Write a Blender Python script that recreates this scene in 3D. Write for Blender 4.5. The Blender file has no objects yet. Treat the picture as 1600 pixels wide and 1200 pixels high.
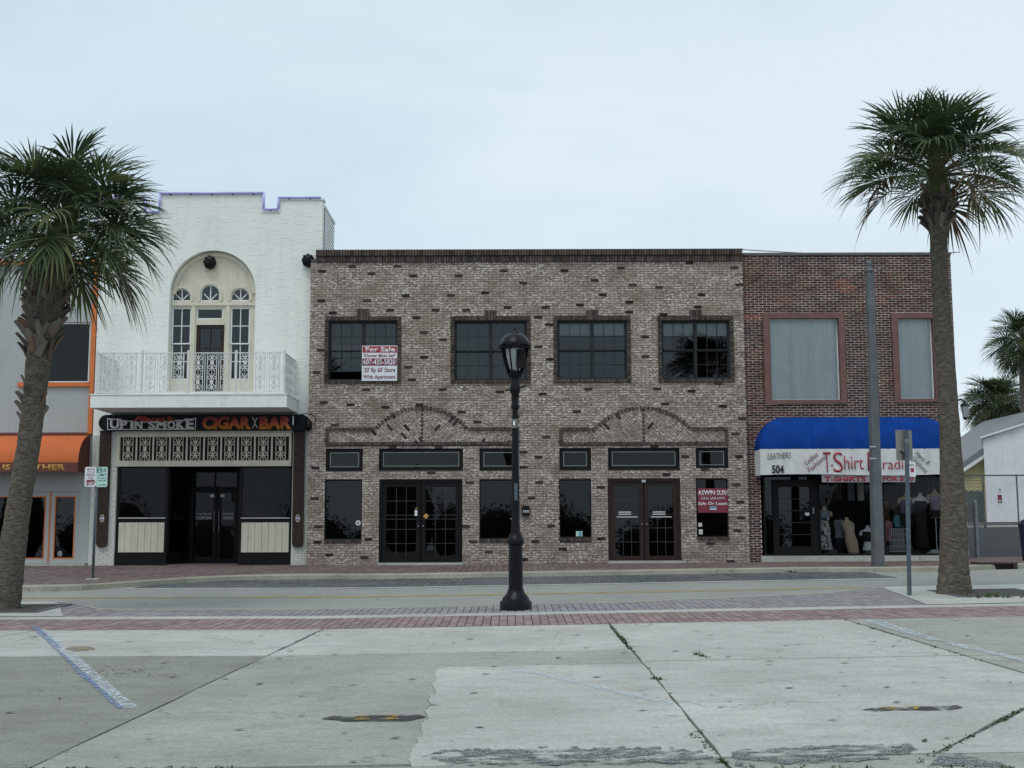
import bpy, bmesh, math, random
from mathutils import Matrix, Vector
from mathutils.geometry import tessellate_polygon
R = math.radians
random.seed(7)
SC = bpy.context.scene
COL = SC.collection

# ------------------------------------------------------------------ camera
FPX, PITCH, ROLL = 1900.0, R(6.81), -0.003        # focal length in pixels of a 1600 wide picture
CAMZ, D = 0.953, 33.75                             # lens height over the sidewalk, distance to the brick front
cam = bpy.data.cameras.new('Camera')
cam.sensor_width = 36.0
cam.lens = 36.0 * FPX / 1600.0
cam.clip_start, cam.clip_end = 0.1, 3000
camo = bpy.data.objects.new('Camera', cam)
COL.objects.link(camo)
CM = (Matrix.Rotation(math.pi / 2 + PITCH, 3, 'X') @ Matrix.Rotation(ROLL, 3, 'Z'))
camo.matrix_world = Matrix.Translation((0, 0, CAMZ)) @ CM.to_4x4()
SC.camera = camo

# ------------------------------------------------------------------ sky, sun, exposure
SUN_EL, SUN_AZ = R(62), R(205)      # azimuth clockwise from +Y (the street front)
world = bpy.data.worlds.new('World')
SC.world = world
world.use_nodes = True
wn, wl = world.node_tree.nodes, world.node_tree.links
wn.clear()
w_out = wn.new('ShaderNodeOutputWorld')
w_bg = wn.new('ShaderNodeBackground')
w_bg.inputs['Strength'].default_value = 0.1
w_sky = wn.new('ShaderNodeTexSky')
w_sky.sky_type = 'NISHITA'
w_sky.sun_disc = False
w_sky.sun_elevation = SUN_EL
w_sky.sun_rotation = SUN_AZ
w_tc = wn.new('ShaderNodeTexCoord')
w_map = wn.new('ShaderNodeMapping')
w_map.inputs['Scale'].default_value = (1.0, 1.0, 2.6)
w_map.inputs['Location'].default_value = (0.35, 0.2, 0.55)
w_n1 = wn.new('ShaderNodeTexNoise')
w_n1.inputs['Scale'].default_value = 2.3
w_n1.inputs['Detail'].default_value = 7
w_n1.inputs['Roughness'].default_value = 0.52
w_n1.inputs['Distortion'].default_value = 0.3
w_r = wn.new('ShaderNodeValToRGB')
w_r.color_ramp.elements[0].position = 0.34
w_r.color_ramp.elements[0].color = (6.15, 7.5, 8.4, 1)
w_r.color_ramp.elements[1].position = 0.60
w_r.color_ramp.elements[1].color = (7.5, 8.6, 9.25, 1)
w_mix = wn.new('ShaderNodeMix')
w_mix.data_type = 'RGBA'
w_mix.inputs['Factor'].default_value = 0.88      # a closed, thin deck of cloud over the clear sky
wl.new(w_tc.outputs['Generated'], w_map.inputs['Vector'])
wl.new(w_map.outputs['Vector'], w_n1.inputs['Vector'])
wl.new(w_n1.outputs['Fac'], w_r.inputs['Fac'])
wl.new(w_sky.outputs['Color'], w_mix.inputs['A'])
wl.new(w_r.outputs['Color'], w_mix.inputs['B'])
wl.new(w_mix.outputs['Result'], w_bg.inputs['Color'])
wl.new(w_bg.outputs['Background'], w_out.inputs['Surface'])

sun = bpy.data.lights.new('Sun', 'SUN')
sun.energy = 1.1
sun.angle = R(25)
sun.color = (1.0, 0.97, 0.92)
suno = bpy.data.objects.new('Sun', sun)
COL.objects.link(suno)
sd = Vector((math.sin(SUN_AZ) * math.cos(SUN_EL), math.cos(SUN_AZ) * math.cos(SUN_EL), math.sin(SUN_EL)))
suno.rotation_euler = sd.to_track_quat('Z', 'Y').to_euler()
suno.location = (0, 0, 30)
vs = SC.view_settings
vs.view_transform = 'Standard'
vs.look = 'None'
vs.exposure = 0.1
vs.gamma = 1.0
vs.use_curve_mapping = False

# ------------------------------------------------------------------ survey: photo measures -> places in the street
def ray(px, py):
    return CM @ Vector(((px - 800) / FPX, (600 - py) / FPX, -1))
def F(px, py, y=D):                     # point on an upright plane at distance y
    d = ray(px, py); s = y / d.y
    return d.x * s, CAMZ + d.z * s
def FR(x0, y0, x1, y1, y=D):            # a level rectangle on that plane: X0, X1, Z0, Z1
    cx, cy = (x0 + x1) / 2, (y0 + y1) / 2
    return F(x0, cy, y)[0], F(x1, cy, y)[0], F(cx, y1, y)[1], F(cx, y0, y)[1]
def zU(x, y):                           # height of the paved ground
    s = 0.015 if y < 29 else 0.015 - 0.010 * min(1.0, (y - 29) / 4.75)
    z = 0.021 * (min(y, 37) - D) + s * min(max(x, -3), 22)
    if y > 37: z += 0.055 * (min(y, 60) - 37)
    return z
def G(px, py, off=0.0):                 # where a view ray meets the paved ground
    d = ray(px, py)
    lo, hi = 2.0, 80.0
    for _ in range(50):
        m = (lo + hi) / 2
        x, z = d.x * m / d.y, CAMZ + d.z * m / d.y
        if z > zU(x, m) + off: lo = m
        else: hi = m
    return d.x * lo / d.y, lo

# ------------------------------------------------------------------ materials
def new_mat(name):
    m = bpy.data.materials.new(name); m.use_nodes = True
    nt = m.node_tree
    b = nt.nodes['Principled BSDF']
    return m, nt, b
def rgb(c): return (c[0], c[1], c[2], 1)
def nd(nt, t, **kw):
    n = nt.nodes.new(t)
    for k, v in kw.items():
        if k in n.inputs: n.inputs[k].default_value = v
        else: setattr(n, k, v)
    return n
def coords(nt, scale=(1, 1, 1), world=True, rot=(0, 0, 0)):
    if world:
        g = nd(nt, 'ShaderNodeNewGeometry'); src = g.outputs['Position']
    else:
        g = nd(nt, 'ShaderNodeTexCoord'); src = g.outputs['Object']
    mp = nd(nt, 'ShaderNodeMapping'); mp.inputs['Scale'].default_value = scale; mp.inputs['Rotation'].default_value = rot
    nt.links.new(src, mp.inputs['Vector'])
    return mp.outputs['Vector']
def noise(nt, vec, scale, detail=4, rough=0.55):
    n = nd(nt, 'ShaderNodeTexNoise', Scale=scale, Detail=detail, Roughness=rough)
    nt.links.new(vec, n.inputs['Vector'])
    return n.outputs['Fac']
def ramp(nt, fac, stops):
    r = nd(nt, 'ShaderNodeValToRGB')
    e = r.color_ramp.elements
    while len(e) < len(stops): e.new(0.5)
    for i, (p, c) in enumerate(stops):
        e[i].position = p
        e[i].color = rgb(c) if isinstance(c, tuple) else (c, c, c, 1)
    nt.links.new(fac, r.inputs['Fac'])
    return r.outputs['Color']
def mixc(nt, fac, a, b, blend='MIX'):
    m = nd(nt, 'ShaderNodeMix', data_type='RGBA', blend_type=blend)
    for s, v in (('Factor', fac), ('A', a), ('B', b)):
        if isinstance(v, bpy.types.NodeSocket): nt.links.new(v, m.inputs[s])
        elif s == 'Factor': m.inputs[s].default_value = v
        else: m.inputs[s].default_value = rgb(v)
    return m.outputs['Result']
def math_n(nt, op, a, b=0.0):
    m = nd(nt, 'ShaderNodeMath', operation=op)
    for i, v in enumerate((a, b)):
        if isinstance(v, bpy.types.NodeSocket): nt.links.new(v, m.inputs[i])
        else: m.inputs[i].default_value = v
    return m.outputs[0]
def bump(nt, b, h, strength=0.3, dist=0.01):
    n = nd(nt, 'ShaderNodeBump', Strength=strength, Distance=dist)
    nt.links.new(h, n.inputs['Height']); nt.links.new(n.outputs['Normal'], b.inputs['Normal'])
def plain(name, c, rough=0.6, var=0.12, scale=3.0, bumps=0.0, metal=0.0, spec=0.5, bscale=60, dirt=0.0, dirtc=(0.1, 0.09, 0.075)):
    m, nt, b = new_mat(name)
    v = coords(nt)
    n = noise(nt, v, scale, 6, 0.6)
    lo = tuple(x * (1 - var) for x in c); hi = tuple(min(1, x * (1 + var)) for x in c)
    col = ramp(nt, n, [(0.3, lo), (0.7, hi)])
    if dirt:
        v2 = coords(nt, (1.2, 1.2, 0.25))
        col = mixc(nt, ramp(nt, noise(nt, v2, 5, 7, 0.68), [(0.5, 0.0), (0.75, dirt)]), col, dirtc)
    nt.links.new(col, b.inputs['Base Color'])
    b.inputs['Roughness'].default_value = rough
    b.inputs['Metallic'].default_value = metal
    b.inputs['Specular IOR Level'].default_value = spec
    if bumps: bump(nt, b, noise(nt, v, bscale, 4, 0.6), bumps, 0.01)
    return m
def per_piece(nt):                       # a random number for each brick, whether joined or an object of its own
    g = nd(nt, 'ShaderNodeNewGeometry'); o = nd(nt, 'ShaderNodeObjectInfo')
    return math_n(nt, 'FRACT', math_n(nt, 'ADD', g.outputs['Random Per Island'], o.outputs['Random']))
def brick_mat(name, stops, smear=None, smear_amt=0.0, rough=0.9, pos=(0.52, 0.62), big=None):
    m, nt, b = new_mat(name)
    col = ramp(nt, per_piece(nt), stops)
    v = coords(nt)
    col = mixc(nt, 0.35, col, ramp(nt, noise(nt, v, 35, 5, 0.7), [(0.3, 0.35), (0.7, 1.0)]), 'MULTIPLY')
    if big:
        col = mixc(nt, ramp(nt, noise(nt, v, 0.55, 5, 0.6), [(0.42, 0.0), (0.66, big[1])]), col, big[0])
    if smear:
        v2 = coords(nt, (13, 13, 36))
        f = noise(nt, v2, 1.0, 4, 0.65)
        patch = ramp(nt, noise(nt, coords(nt, (1.1, 1, 1.6)), 1.3, 4, 0.6), [(0.36, 0.12), (0.58, 1.0)])
        ff = math_n(nt, 'MULTIPLY', ramp(nt, f, [(pos[0], 0.0), (pos[1], smear_amt)]), patch)
        col = mixc(nt, ff, col, smear)
    nt.links.new(col, b.inputs['Base Color'])
    b.inputs['Roughness'].default_value = rough
    b.inputs['Specular IOR Level'].default_value = 0.2
    bump(nt, b, noise(nt, v, 70, 4, 0.65), 0.5, 0.006)
    return m
def glass_mat(name, tint, rough=0.015, wave=0.0, ior=1.5, g=1.0):
    m, nt, b = new_mat(name)
    nt.nodes.remove(b)
    out = nt.nodes['Material Output']
    fr = nd(nt, 'ShaderNodeFresnel', IOR=ior)
    tr = nd(nt, 'ShaderNodeBsdfTransparent'); tr.inputs['Color'].default_value = rgb(tint)
    gl = nd(nt, 'ShaderNodeBsdfGlossy', Roughness=rough); gl.inputs['Color'].default_value = (0.78 * g, 0.82 * g, 0.85 * g, 1)
    if wave:
        bp = nd(nt, 'ShaderNodeBump', Strength=wave, Distance=0.02)
        nt.links.new(noise(nt, coords(nt), 1.6, 2, 0.5), bp.inputs['Height'])
        nt.links.new(bp.outputs['Normal'], gl.inputs['Normal'])
    mx = nd(nt, 'ShaderNodeMixShader')
    nt.links.new(fr.outputs[0], mx.inputs[0]); nt.links.new(tr.outputs[0], mx.inputs[1]); nt.links.new(gl.outputs[0], mx.inputs[2])
    nt.links.new(mx.outputs[0], out.inputs['Surface'])
    return m
def paint_mat(name, c, wear=0.5, scale=9):     # worn road paint: gaps where the paint has gone
    m, nt, b = new_mat(name)
    out = nt.nodes['Material Output']
    v = coords(nt)
    nt.links.new(ramp(nt, noise(nt, v, 4, 4), [(0.3, tuple(x * .8 for x in c)), (0.7, c)]), b.inputs['Base Color'])
    b.inputs['Roughness'].default_value = 0.8
    tr = nd(nt, 'ShaderNodeBsdfTransparent'); mx = nd(nt, 'ShaderNodeMixShader')
    f = noise(nt, v, scale, 8, 0.7)
    nt.links.new(ramp(nt, f, [(wear - 0.08, 0.0), (wear + 0.1, 1.0)]), mx.inputs[0])
    nt.links.new(tr.outputs[0], mx.inputs[1]); nt.links.new(b.outputs[0], mx.inputs[2])
    nt.links.new(mx.outputs[0], out.inputs['Surface'])
    return m
def stucco_mat(name, c, amt=0.35):
    m, nt, b = new_mat(name)
    v = coords(nt)
    col = ramp(nt, noise(nt, v, 1.4, 6, 0.6), [(0.3, tuple(x * .93 for x in c)), (0.7, c)])
    streak = ramp(nt, noise(nt, coords(nt, (3.2, 3.2, 0.22)), 2.2, 7, 0.65), [(0.52, 0.0), (0.8, 0.28)])
    col = mixc(nt, streak, col, tuple(x * .62 for x in c))
    nt.links.new(col, b.inputs['Base Color'])
    b.inputs['Roughness'].default_value = 0.92
    b.inputs['Specular IOR Level'].default_value = 0.2
    v2 = coords(nt, (1.7, 1.7, 9.0))
    h = ramp(nt, noise(nt, v2, 2.6, 4, 0.55), [(0.56, 0.0), (0.64, 1.0)])
    h2 = noise(nt, v, 45, 4, 0.6)
    bump(nt, b, math_n(nt, 'ADD', h, math_n(nt, 'MULTIPLY', h2, 0.3)), amt, 0.02)
    return m
def concrete_mat(name, c, speck=0.25, stain=0.35, tone=(0.75, 1.08)):
    m, nt, b = new_mat(name)
    v = coords(nt)
    col = ramp(nt, noise(nt, v, 0.55, 8, 0.62), [(0.28, tuple(x * tone[0] for x in c)), (0.68, tuple(x * tone[1] for x in c))])
    col = mixc(nt, ramp(nt, noise(nt, coords(nt, (1, 1.6, 1)), 1.6, 8, 0.7), [(0.49, 0.0), (0.66, stain)]), col, tuple(x * .6 for x in c))
    col = mixc(nt, ramp(nt, noise(nt, v, 90, 3, 0.7), [(0.35, speck), (0.6, 0.0)]), col, tuple(x * .5 for x in c))
    col = mixc(nt, ramp(nt, noise(nt, coords(nt, (0.8, 3.2, 1)), 2.6, 7, 0.66), [(0.50, 0.0), (0.66, stain)]), col, tuple(x * .66 for x in c))
    col = mixc(nt, ramp(nt, noise(nt, coords(nt, (3.0, 16, 1)), 1.0, 5, 0.7), [(0.60, 0.0), (0.68, .55)]), col, tuple(x * .5 for x in c))
    vo = nd(nt, 'ShaderNodeTexVoronoi', Scale=2.6); nt.links.new(v, vo.inputs['Vector'])
    col = mixc(nt, ramp(nt, vo.outputs['Distance'], [(0.03, 0.75), (0.05, 0.0)]), col, (0.05, 0.05, 0.045))
    cr = nd(nt, 'ShaderNodeTexVoronoi', Scale=0.45, feature='DISTANCE_TO_EDGE')
    wv = nd(nt, 'ShaderNodeVectorMath', operation='ADD')
    nz = nd(nt, 'ShaderNodeTexNoise', Scale=2.0, Detail=6); nt.links.new(v, nz.inputs['Vector'])
    sc_ = nd(nt, 'ShaderNodeVectorMath', operation='SCALE'); sc_.inputs['Scale'].default_value = 0.7
    nt.links.new(nz.outputs['Color'], sc_.inputs[0]); nt.links.new(v, wv.inputs[0]); nt.links.new(sc_.outputs[0], wv.inputs[1])
    nt.links.new(wv.outputs[0], cr.inputs['Vector'])
    ckm = math_n(nt, 'MULTIPLY', ramp(nt, cr.outputs['Distance'], [(0.0, 0.7), (0.006, 0.0)]), ramp(nt, noise(nt, v, 0.5, 2), [(0.5, 0.0), (0.56, 1.0)]))
    col = mixc(nt, ckm, col, tuple(x * .4 for x in c))
    col = mixc(nt, 1.0, col, ramp(nt, noise(nt, v, 26, 6, 0.75), [(0.30, .74), (0.72, 1.16)]), 'MULTIPLY')
    nt.links.new(col, b.inputs['Base Color'])
    b.inputs['Roughness'].default_value = 0.93
    b.inputs['Specular IOR Level'].default_value = 0.25
    bump(nt, b, noise(nt, v, 120, 5, 0.7), 0.35, 0.006)
    return m
def gradient_mat(name, lo, mid, hi, z0, z1):    # printed fade on a sign
    m, nt, b = new_mat(name)
    g = nd(nt, 'ShaderNodeNewGeometry'); s = nd(nt, 'ShaderNodeSeparateXYZ'); nt.links.new(g.outputs['Position'], s.inputs[0])
    f = math_n(nt, 'DIVIDE', math_n(nt, 'SUBTRACT', s.outputs['Z'], z0), z1 - z0)
    nt.links.new(ramp(nt, f, [(0.05, lo), (0.5, mid), (0.95, hi)]), b.inputs['Base Color'])
    b.inputs['Roughness'].default_value = 0.5
    return m
M = {}
M['grey_brick'] = brick_mat('grey_brick', [(0.0, (.215, .160, .134)), (0.3, (.285, .225, .190)), (0.6, (.335, .275, .235)), (0.85, (.38, .32, .275)), (1.0, (.28, .20, .166))], (.78, .735, .68), 0.9, pos=(.51, .60), big=((.25, .195, .155), 0.5))
M['dark_brick'] = brick_mat('dark_brick', [(0, (.026, .021, .019)), (1, (.07, .055, .049))])
M['trim_brick'] = brick_mat('trim_brick', [(0, (.048, .037, .033)), (0.5, (.085, .065, .056)), (1, (.13, .10, .086))], (.40, .36, .33), 0.28, pos=(.52, .66))
M['grey_mortar'] = plain('grey_mortar', (.085, .076, .07), .95, .25, 8, .4)
M['red_brick'] = brick_mat('red_brick', [(0, (.045, .023, .019)), (0.35, (.080, .035, .027)), (0.7, (.118, .048, .036)), (0.9, (.15, .056, .040)), (1, (.05, .03, .027))], big=((.040, .030, .029), 0.7))
M['new_brick'] = brick_mat('new_brick', [(0, (.15, .045, .028)), (1, (.22, .07, .042))])
M['pale_mortar'] = plain('pale_mortar', (.50, .45, .41), .95, .4, 1.6, .3)
M['white_brick'] = brick_mat('white_brick', [(0, (.66, .67, .62)), (1, (.74, .74, .69))])
M['stucco_white'] = stucco_mat('stucco_white', (.84, .855, .81), .42)
M['stucco_grey'] = stucco_mat('stucco_grey', (.43, .45, .445), .2)
M['cream'] = plain('cream', (.62, .58, .47), .6, .06, 3, .05, dirt=.25)
M['white_paint'] = plain('white_paint', (.78, .80, .79), .55, .06, 4, .05, dirt=.2)
M['iron_white'] = plain('iron_white', (.66, .67, .65), .5, .08, 5)
M['neon_tube'] = plain('neon_tube', (.48, .48, .86), .25, .05)
M['orange_trim'] = plain('orange_trim', (.62, .16, .035), .55, .12, 4, dirt=.2)
M['orange_cloth'] = plain('orange_cloth', (.55, .13, .032), .8, .1, 2, .1, bscale=200)
M['brown_cloth'] = plain('brown_cloth', (.13, .042, .032), .85, .1, 3, .1, bscale=200)
M['gold_letter'] = plain('gold_letter', (.52, .28, .06), .6, .1)
M['blue_cloth'] = plain('blue_cloth', (.003, .040, .225), .8, .2, 2, .12, bscale=160, spec=.12)
M['banner'] = plain('banner', (.62, .63, .63), .75, .1, 2.5, .1, dirt=.25)
M['red_ink'] = plain('red_ink', (.33, .018, .045), .7, .15)
M['maroon_ink'] = plain('maroon_ink', (.22, .05, .07), .7, .15)
M['black_ink'] = plain('black_ink', (.02, .02, .022), .7, .1)
M['grey_ink'] = plain('grey_ink', (.12, .12, .13), .7, .1)
M['black_metal'] = plain('black_metal', (.005, .0055, .007), .36, .2, 8, .06, spec=.2)
M['dark_frame'] = plain('dark_frame', (.009, .009, .010), .5, .15, spec=.15)
M['bronze_frame'] = plain('bronze_frame', (.026, .029, .032), .5, .15, spec=.2)
M['brown_frame'] = plain('brown_frame', (.030, .019, .015), .55, .15, 4, .08, spec=.2)
M['mauve_wood'] = plain('mauve_wood', (.155, .078, .068), .75, .18, 4, .15, dirt=.3)
M['cigar_brown'] = plain('cigar_brown', (.036, .023, .016), .55, .35, 6, .1, spec=.25)
M['sign_black'] = plain('sign_black', (.006, .009, .012), .55, .2, spec=.15)
M['sign_white'] = plain('sign_white', (.72, .74, .78), .5, .05)
M['sign_silver'] = plain('sign_silver', (.55, .55, .56), .45, .1)
M['sign_maroon'] = plain('sign_maroon', (.20, .022, .045), .5, .1)
M['sign_red'] = plain('sign_red', (.34, .025, .035), .5, .1)
M['sign_green'] = plain('sign_green', (.02, .13, .09), .5, .1)
M['sign_mint'] = plain('sign_mint', (.50, .72, .66), .5, .05)
M['galvanised'] = plain('galvanised', (.20, .22, .24), .45, .25, 9, .05, metal=.6)
M['blue_steel'] = plain('blue_steel', (.075, .10, .125), .5, .3, 9, .05, dirt=.3)
M['pole_grey'] = plain('pole_grey', (.105, .115, .125), .7, .25, 2.5, .2, dirt=.5)
M['sign_back'] = plain('sign_back', (.22, .22, .20), .55, .2, 5, metal=.2)
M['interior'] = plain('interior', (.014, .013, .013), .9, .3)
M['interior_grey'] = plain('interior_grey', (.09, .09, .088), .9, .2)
M['blind'] = plain('blind', (.84, .90, .93), .8, .05)
M['shade'] = plain('shade', (.70, .75, .71), .85, .05)
M['roof'] = plain('roof', (.12, .12, .12), .9, .2)
M['glass'] = glass_mat('glass', (.5, .55, .55), ior=1.62, g=1.15)
M['glass_dark'] = glass_mat('glass_dark', (.16, .18, .18), wave=.03)
M['glass_clear'] = glass_mat('glass_clear', (.9, .92, .92), g=.55)
M['door_bar'] = plain('door_bar', (.024, .029, .029), .5, .1)
M['strip_grey'] = plain('strip_grey', (.27, .25, .265), .7, .1)
M['bead'] = plain('bead', (.20, .21, .21), .5, .2)
M['lamp_white'] = plain('lamp_white', (.85, .87, .88), .5, .05)
M['lamp_glass'] = plain('lamp_glass', (.30, .32, .33), .25, .1)
M['asphalt'] = concrete_mat('asphalt', (.33, .34, .315), .5, .2, (.88, 1.08))
M['drive_asphalt'] = concrete_mat('drive_asphalt', (.045, .048, .052), .3, .3)
M['concrete_light'] = concrete_mat('concrete_light', (.50, .505, .47), .3, .5)
M['concrete_mid'] = concrete_mat('concrete_mid', (.40, .405, .365), .5, .6)
M['concrete_dark'] = concrete_mat('concrete_dark', (.30, .305, .268), .55, .6)
M['kerb'] = concrete_mat('kerb', (.40, .385, .315), .3, .5)
M['gravel'] = None
M['soil'] = plain('soil', (.045, .043, .034), .95, .4, 12, .5)
M['ground'] = plain('ground', (.16, .155, .135), .95, .25, .3, .2)
def paver_mat(name, stops, moss=0.3):
    m = brick_mat(name, stops, big=((.20, .19, .175), moss))
    return m
M['red_paver'] = paver_mat('red_paver', [(0, (.235, .165, .168)), (.5, (.29, .205, .205)), (1, (.35, .265, .262))], .3)
M['purple_paver'] = paver_mat('purple_paver', [(0, (.235, .22, .235)), (.5, (.285, .268, .28)), (1, (.33, .315, .32))], .4)
M['far_paver'] = paver_mat('far_paver', [(0, (.135, .095, .09)), (.5, (.175, .125, .12)), (1, (.22, .165, .155))], .4)
M['slate_paver'] = paver_mat('slate_paver', [(0, (.075, .082, .092)), (.5, (.105, .115, .125)), (1, (.14, .15, .16))], .45)
M['paver_joint'] = plain('paver_joint', (.05, .045, .042), .95, .3, 6)
M['yellow_paint'] = paint_mat('yellow_paint', (.52, .36, .10), .45, 5)
M['white_line'] = paint_mat('white_line', (.56, .62, .66), .495, 20)
M['blue_line'] = paint_mat('blue_line', (.19, .28, .46), .50, 18)
M['black_paint'] = paint_mat('black_paint', (.035, .035, .035), .44, 7)
M['ochre_paint'] = paint_mat('ochre_paint', (.42, .27, .04), .46, 9)
def gravel_mat():
    m, nt, b = new_mat('gravel')
    v = coords(nt)
    vo = nd(nt, 'ShaderNodeTexVoronoi', Scale=75); nt.links.new(v, vo.inputs['Vector'])
    sp = nd(nt, 'ShaderNodeSeparateColor'); nt.links.new(vo.outputs['Color'], sp.inputs[0])
    col = ramp(nt, sp.outputs[0], [(0.0, (.17, .175, .18)), (.6, (.36, .37, .375)), (1, (.6, .61, .61))])
    col = mixc(nt, ramp(nt, vo.outputs['Distance'], [(.3, 0.0), (.6, .8)]), col, (.05, .05, .05))
    nt.links.new(col, b.inputs['Base Color']); b.inputs['Roughness'].default_value = .95
    inv = math_n(nt, 'SUBTRACT', 1.0, vo.outputs['Distance']); bump(nt, b, inv, .8, .02)
    out = nt.nodes['Material Output']; tr = nd(nt, 'ShaderNodeBsdfTransparent'); mx = nd(nt, 'ShaderNodeMixShader')
    nt.links.new(ramp(nt, noise(nt, coords(nt, (1, 2.2, 1)), 4.5, 8, .72), [(.45, 0.0), (.57, 1.0)]), mx.inputs[0])
    nt.links.new(tr.outputs[0], mx.inputs[1]); nt.links.new(b.outputs[0], mx.inputs[2]); nt.links.new(mx.outputs[0], out.inputs['Surface'])
    return m
M['gravel'] = gravel_mat()
M['trunk'] = None
def trunk_mat():
    m, nt, b = new_mat('trunk')
    v = coords(nt, (9, 9, 22))
    n = noise(nt, v, 1.2, 7, 0.7)
    col = ramp(nt, n, [(0.28, (.055, .046, .037)), (0.5, (.125, .106, .086)), (0.74, (.225, .20, .165))])
    col = mixc(nt, ramp(nt, noise(nt, coords(nt), 7, 5, .7), [(.6, 0.0), (.72, .55)]), col, (.28, .27, .24))
    nt.links.new(col, b.inputs['Base Color'])
    b.inputs['Roughness'].default_value = .95
    b.inputs['Specular IOR Level'].default_value = .15
    bump(nt, b, n, 1.0, .05)
    return m
M['trunk'] = trunk_mat()
M['boot'] = brick_mat('boot', [(0, (.07, .054, .044)), (.5, (.145, .122, .102)), (.85, (.22, .195, .168)), (1, (.19, .11, .065))])
def frond_mat(name, a, b_, c):
    m, nt, b = new_mat(name)
    o = nd(nt, 'ShaderNodeObjectInfo'); g = nd(nt, 'ShaderNodeNewGeometry')
    f = math_n(nt, 'ADD', math_n(nt, 'MULTIPLY', o.outputs['Random'], .5), math_n(nt, 'MULTIPLY', g.outputs['Random Per Island'], .5))
    nt.links.new(ramp(nt, f, [(0.1, a), (0.6, b_), (0.95, c)]), b.inputs['Base Color'])
    b.inputs['Roughness'].default_value = .5
    b.inputs['Specular IOR Level'].default_value = .4
    out = nt.nodes['Material Output']; tl = nd(nt, 'ShaderNodeBsdfTranslucent'); mx = nd(nt, 'ShaderNodeMixShader'); mx.inputs[0].default_value = .3
    nt.links.new(b.inputs['Base Color'].links[0].from_socket, tl.inputs['Color'])
    nt.links.new(b.outputs[0], mx.inputs[1]); nt.links.new(tl.outputs[0], mx.inputs[2]); nt.links.new(mx.outputs[0], out.inputs['Surface'])
    return m
M['frond'] = frond_mat('frond', (.036, .062, .032), (.068, .105, .044), (.18, .20, .085))
M['frond_dead'] = frond_mat('frond_dead', (.07, .05, .032), (.12, .085, .05), (.16, .12, .07))
M['frond_far'] = frond_mat('frond_far', (.05, .075, .04), (.075, .11, .05), (.14, .14, .065))
M['stalk'] = plain('stalk', (.07, .085, .030), .6, .3)
M['weed'] = plain('weed', (.045, .085, .022), .7, .4, 9)
M['litter'] = plain('litter', (.035, .028, .022), .9, .5, 9)
M['skin'] = plain('skin', (.56, .42, .28), .5, .06)
M['cloth_purple'] = plain('cloth_purple', (.13, .06, .18), .8, .2)
M['cloth_black'] = plain('cloth_black', (.012, .012, .015), .85, .2)
M['cloth_pink'] = plain('cloth_pink', (.40, .16, .19), .8, .1)
M['cloth_nude'] = plain('cloth_nude', (.58, .46, .33), .8, .06)
M['cloth_blue'] = plain('cloth_blue', (.14, .34, .42), .8, .1)
M['cloth_orange'] = plain('cloth_orange', (.28, .10, .03), .8, .1)
M['cloth_grey'] = plain('cloth_grey', (.22, .25, .30), .8, .6, 22)
M['cloth_lilac'] = plain('cloth_lilac', (.30, .22, .33), .8, .3, 30)
def floral():
    m, nt, b = new_mat('floral')
    n = noise(nt, coords(nt), 11, 3, .6)
    nt.links.new(ramp(nt, n, [(.47, (.03, .03, .03)), (.5, (.6, .6, .57))]), b.inputs['Base Color'])
    b.inputs['Roughness'].default_value = .85
    return m
M['floral'] = floral()
M['yellow_siding'] = plain('yellow_siding', (.55, .50, .28), .7, .05)
M['shingle'] = plain('shingle', (.20, .21, .22), .85, .2, 12, .3)
M['far_white'] = plain('far_white', (.76, .76, .80), .8, .08, 1.5, .1, dirt=.2)
M['bin_blue'] = plain('bin_blue', (.012, .016, .045), .5, .1)
M['inlet'] = plain('inlet', (.055, .030, .030), .85, .3, 5, .2)
M['fence_green'] = plain('fence_green', (.085, .11, .11), .7, .2)

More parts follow.
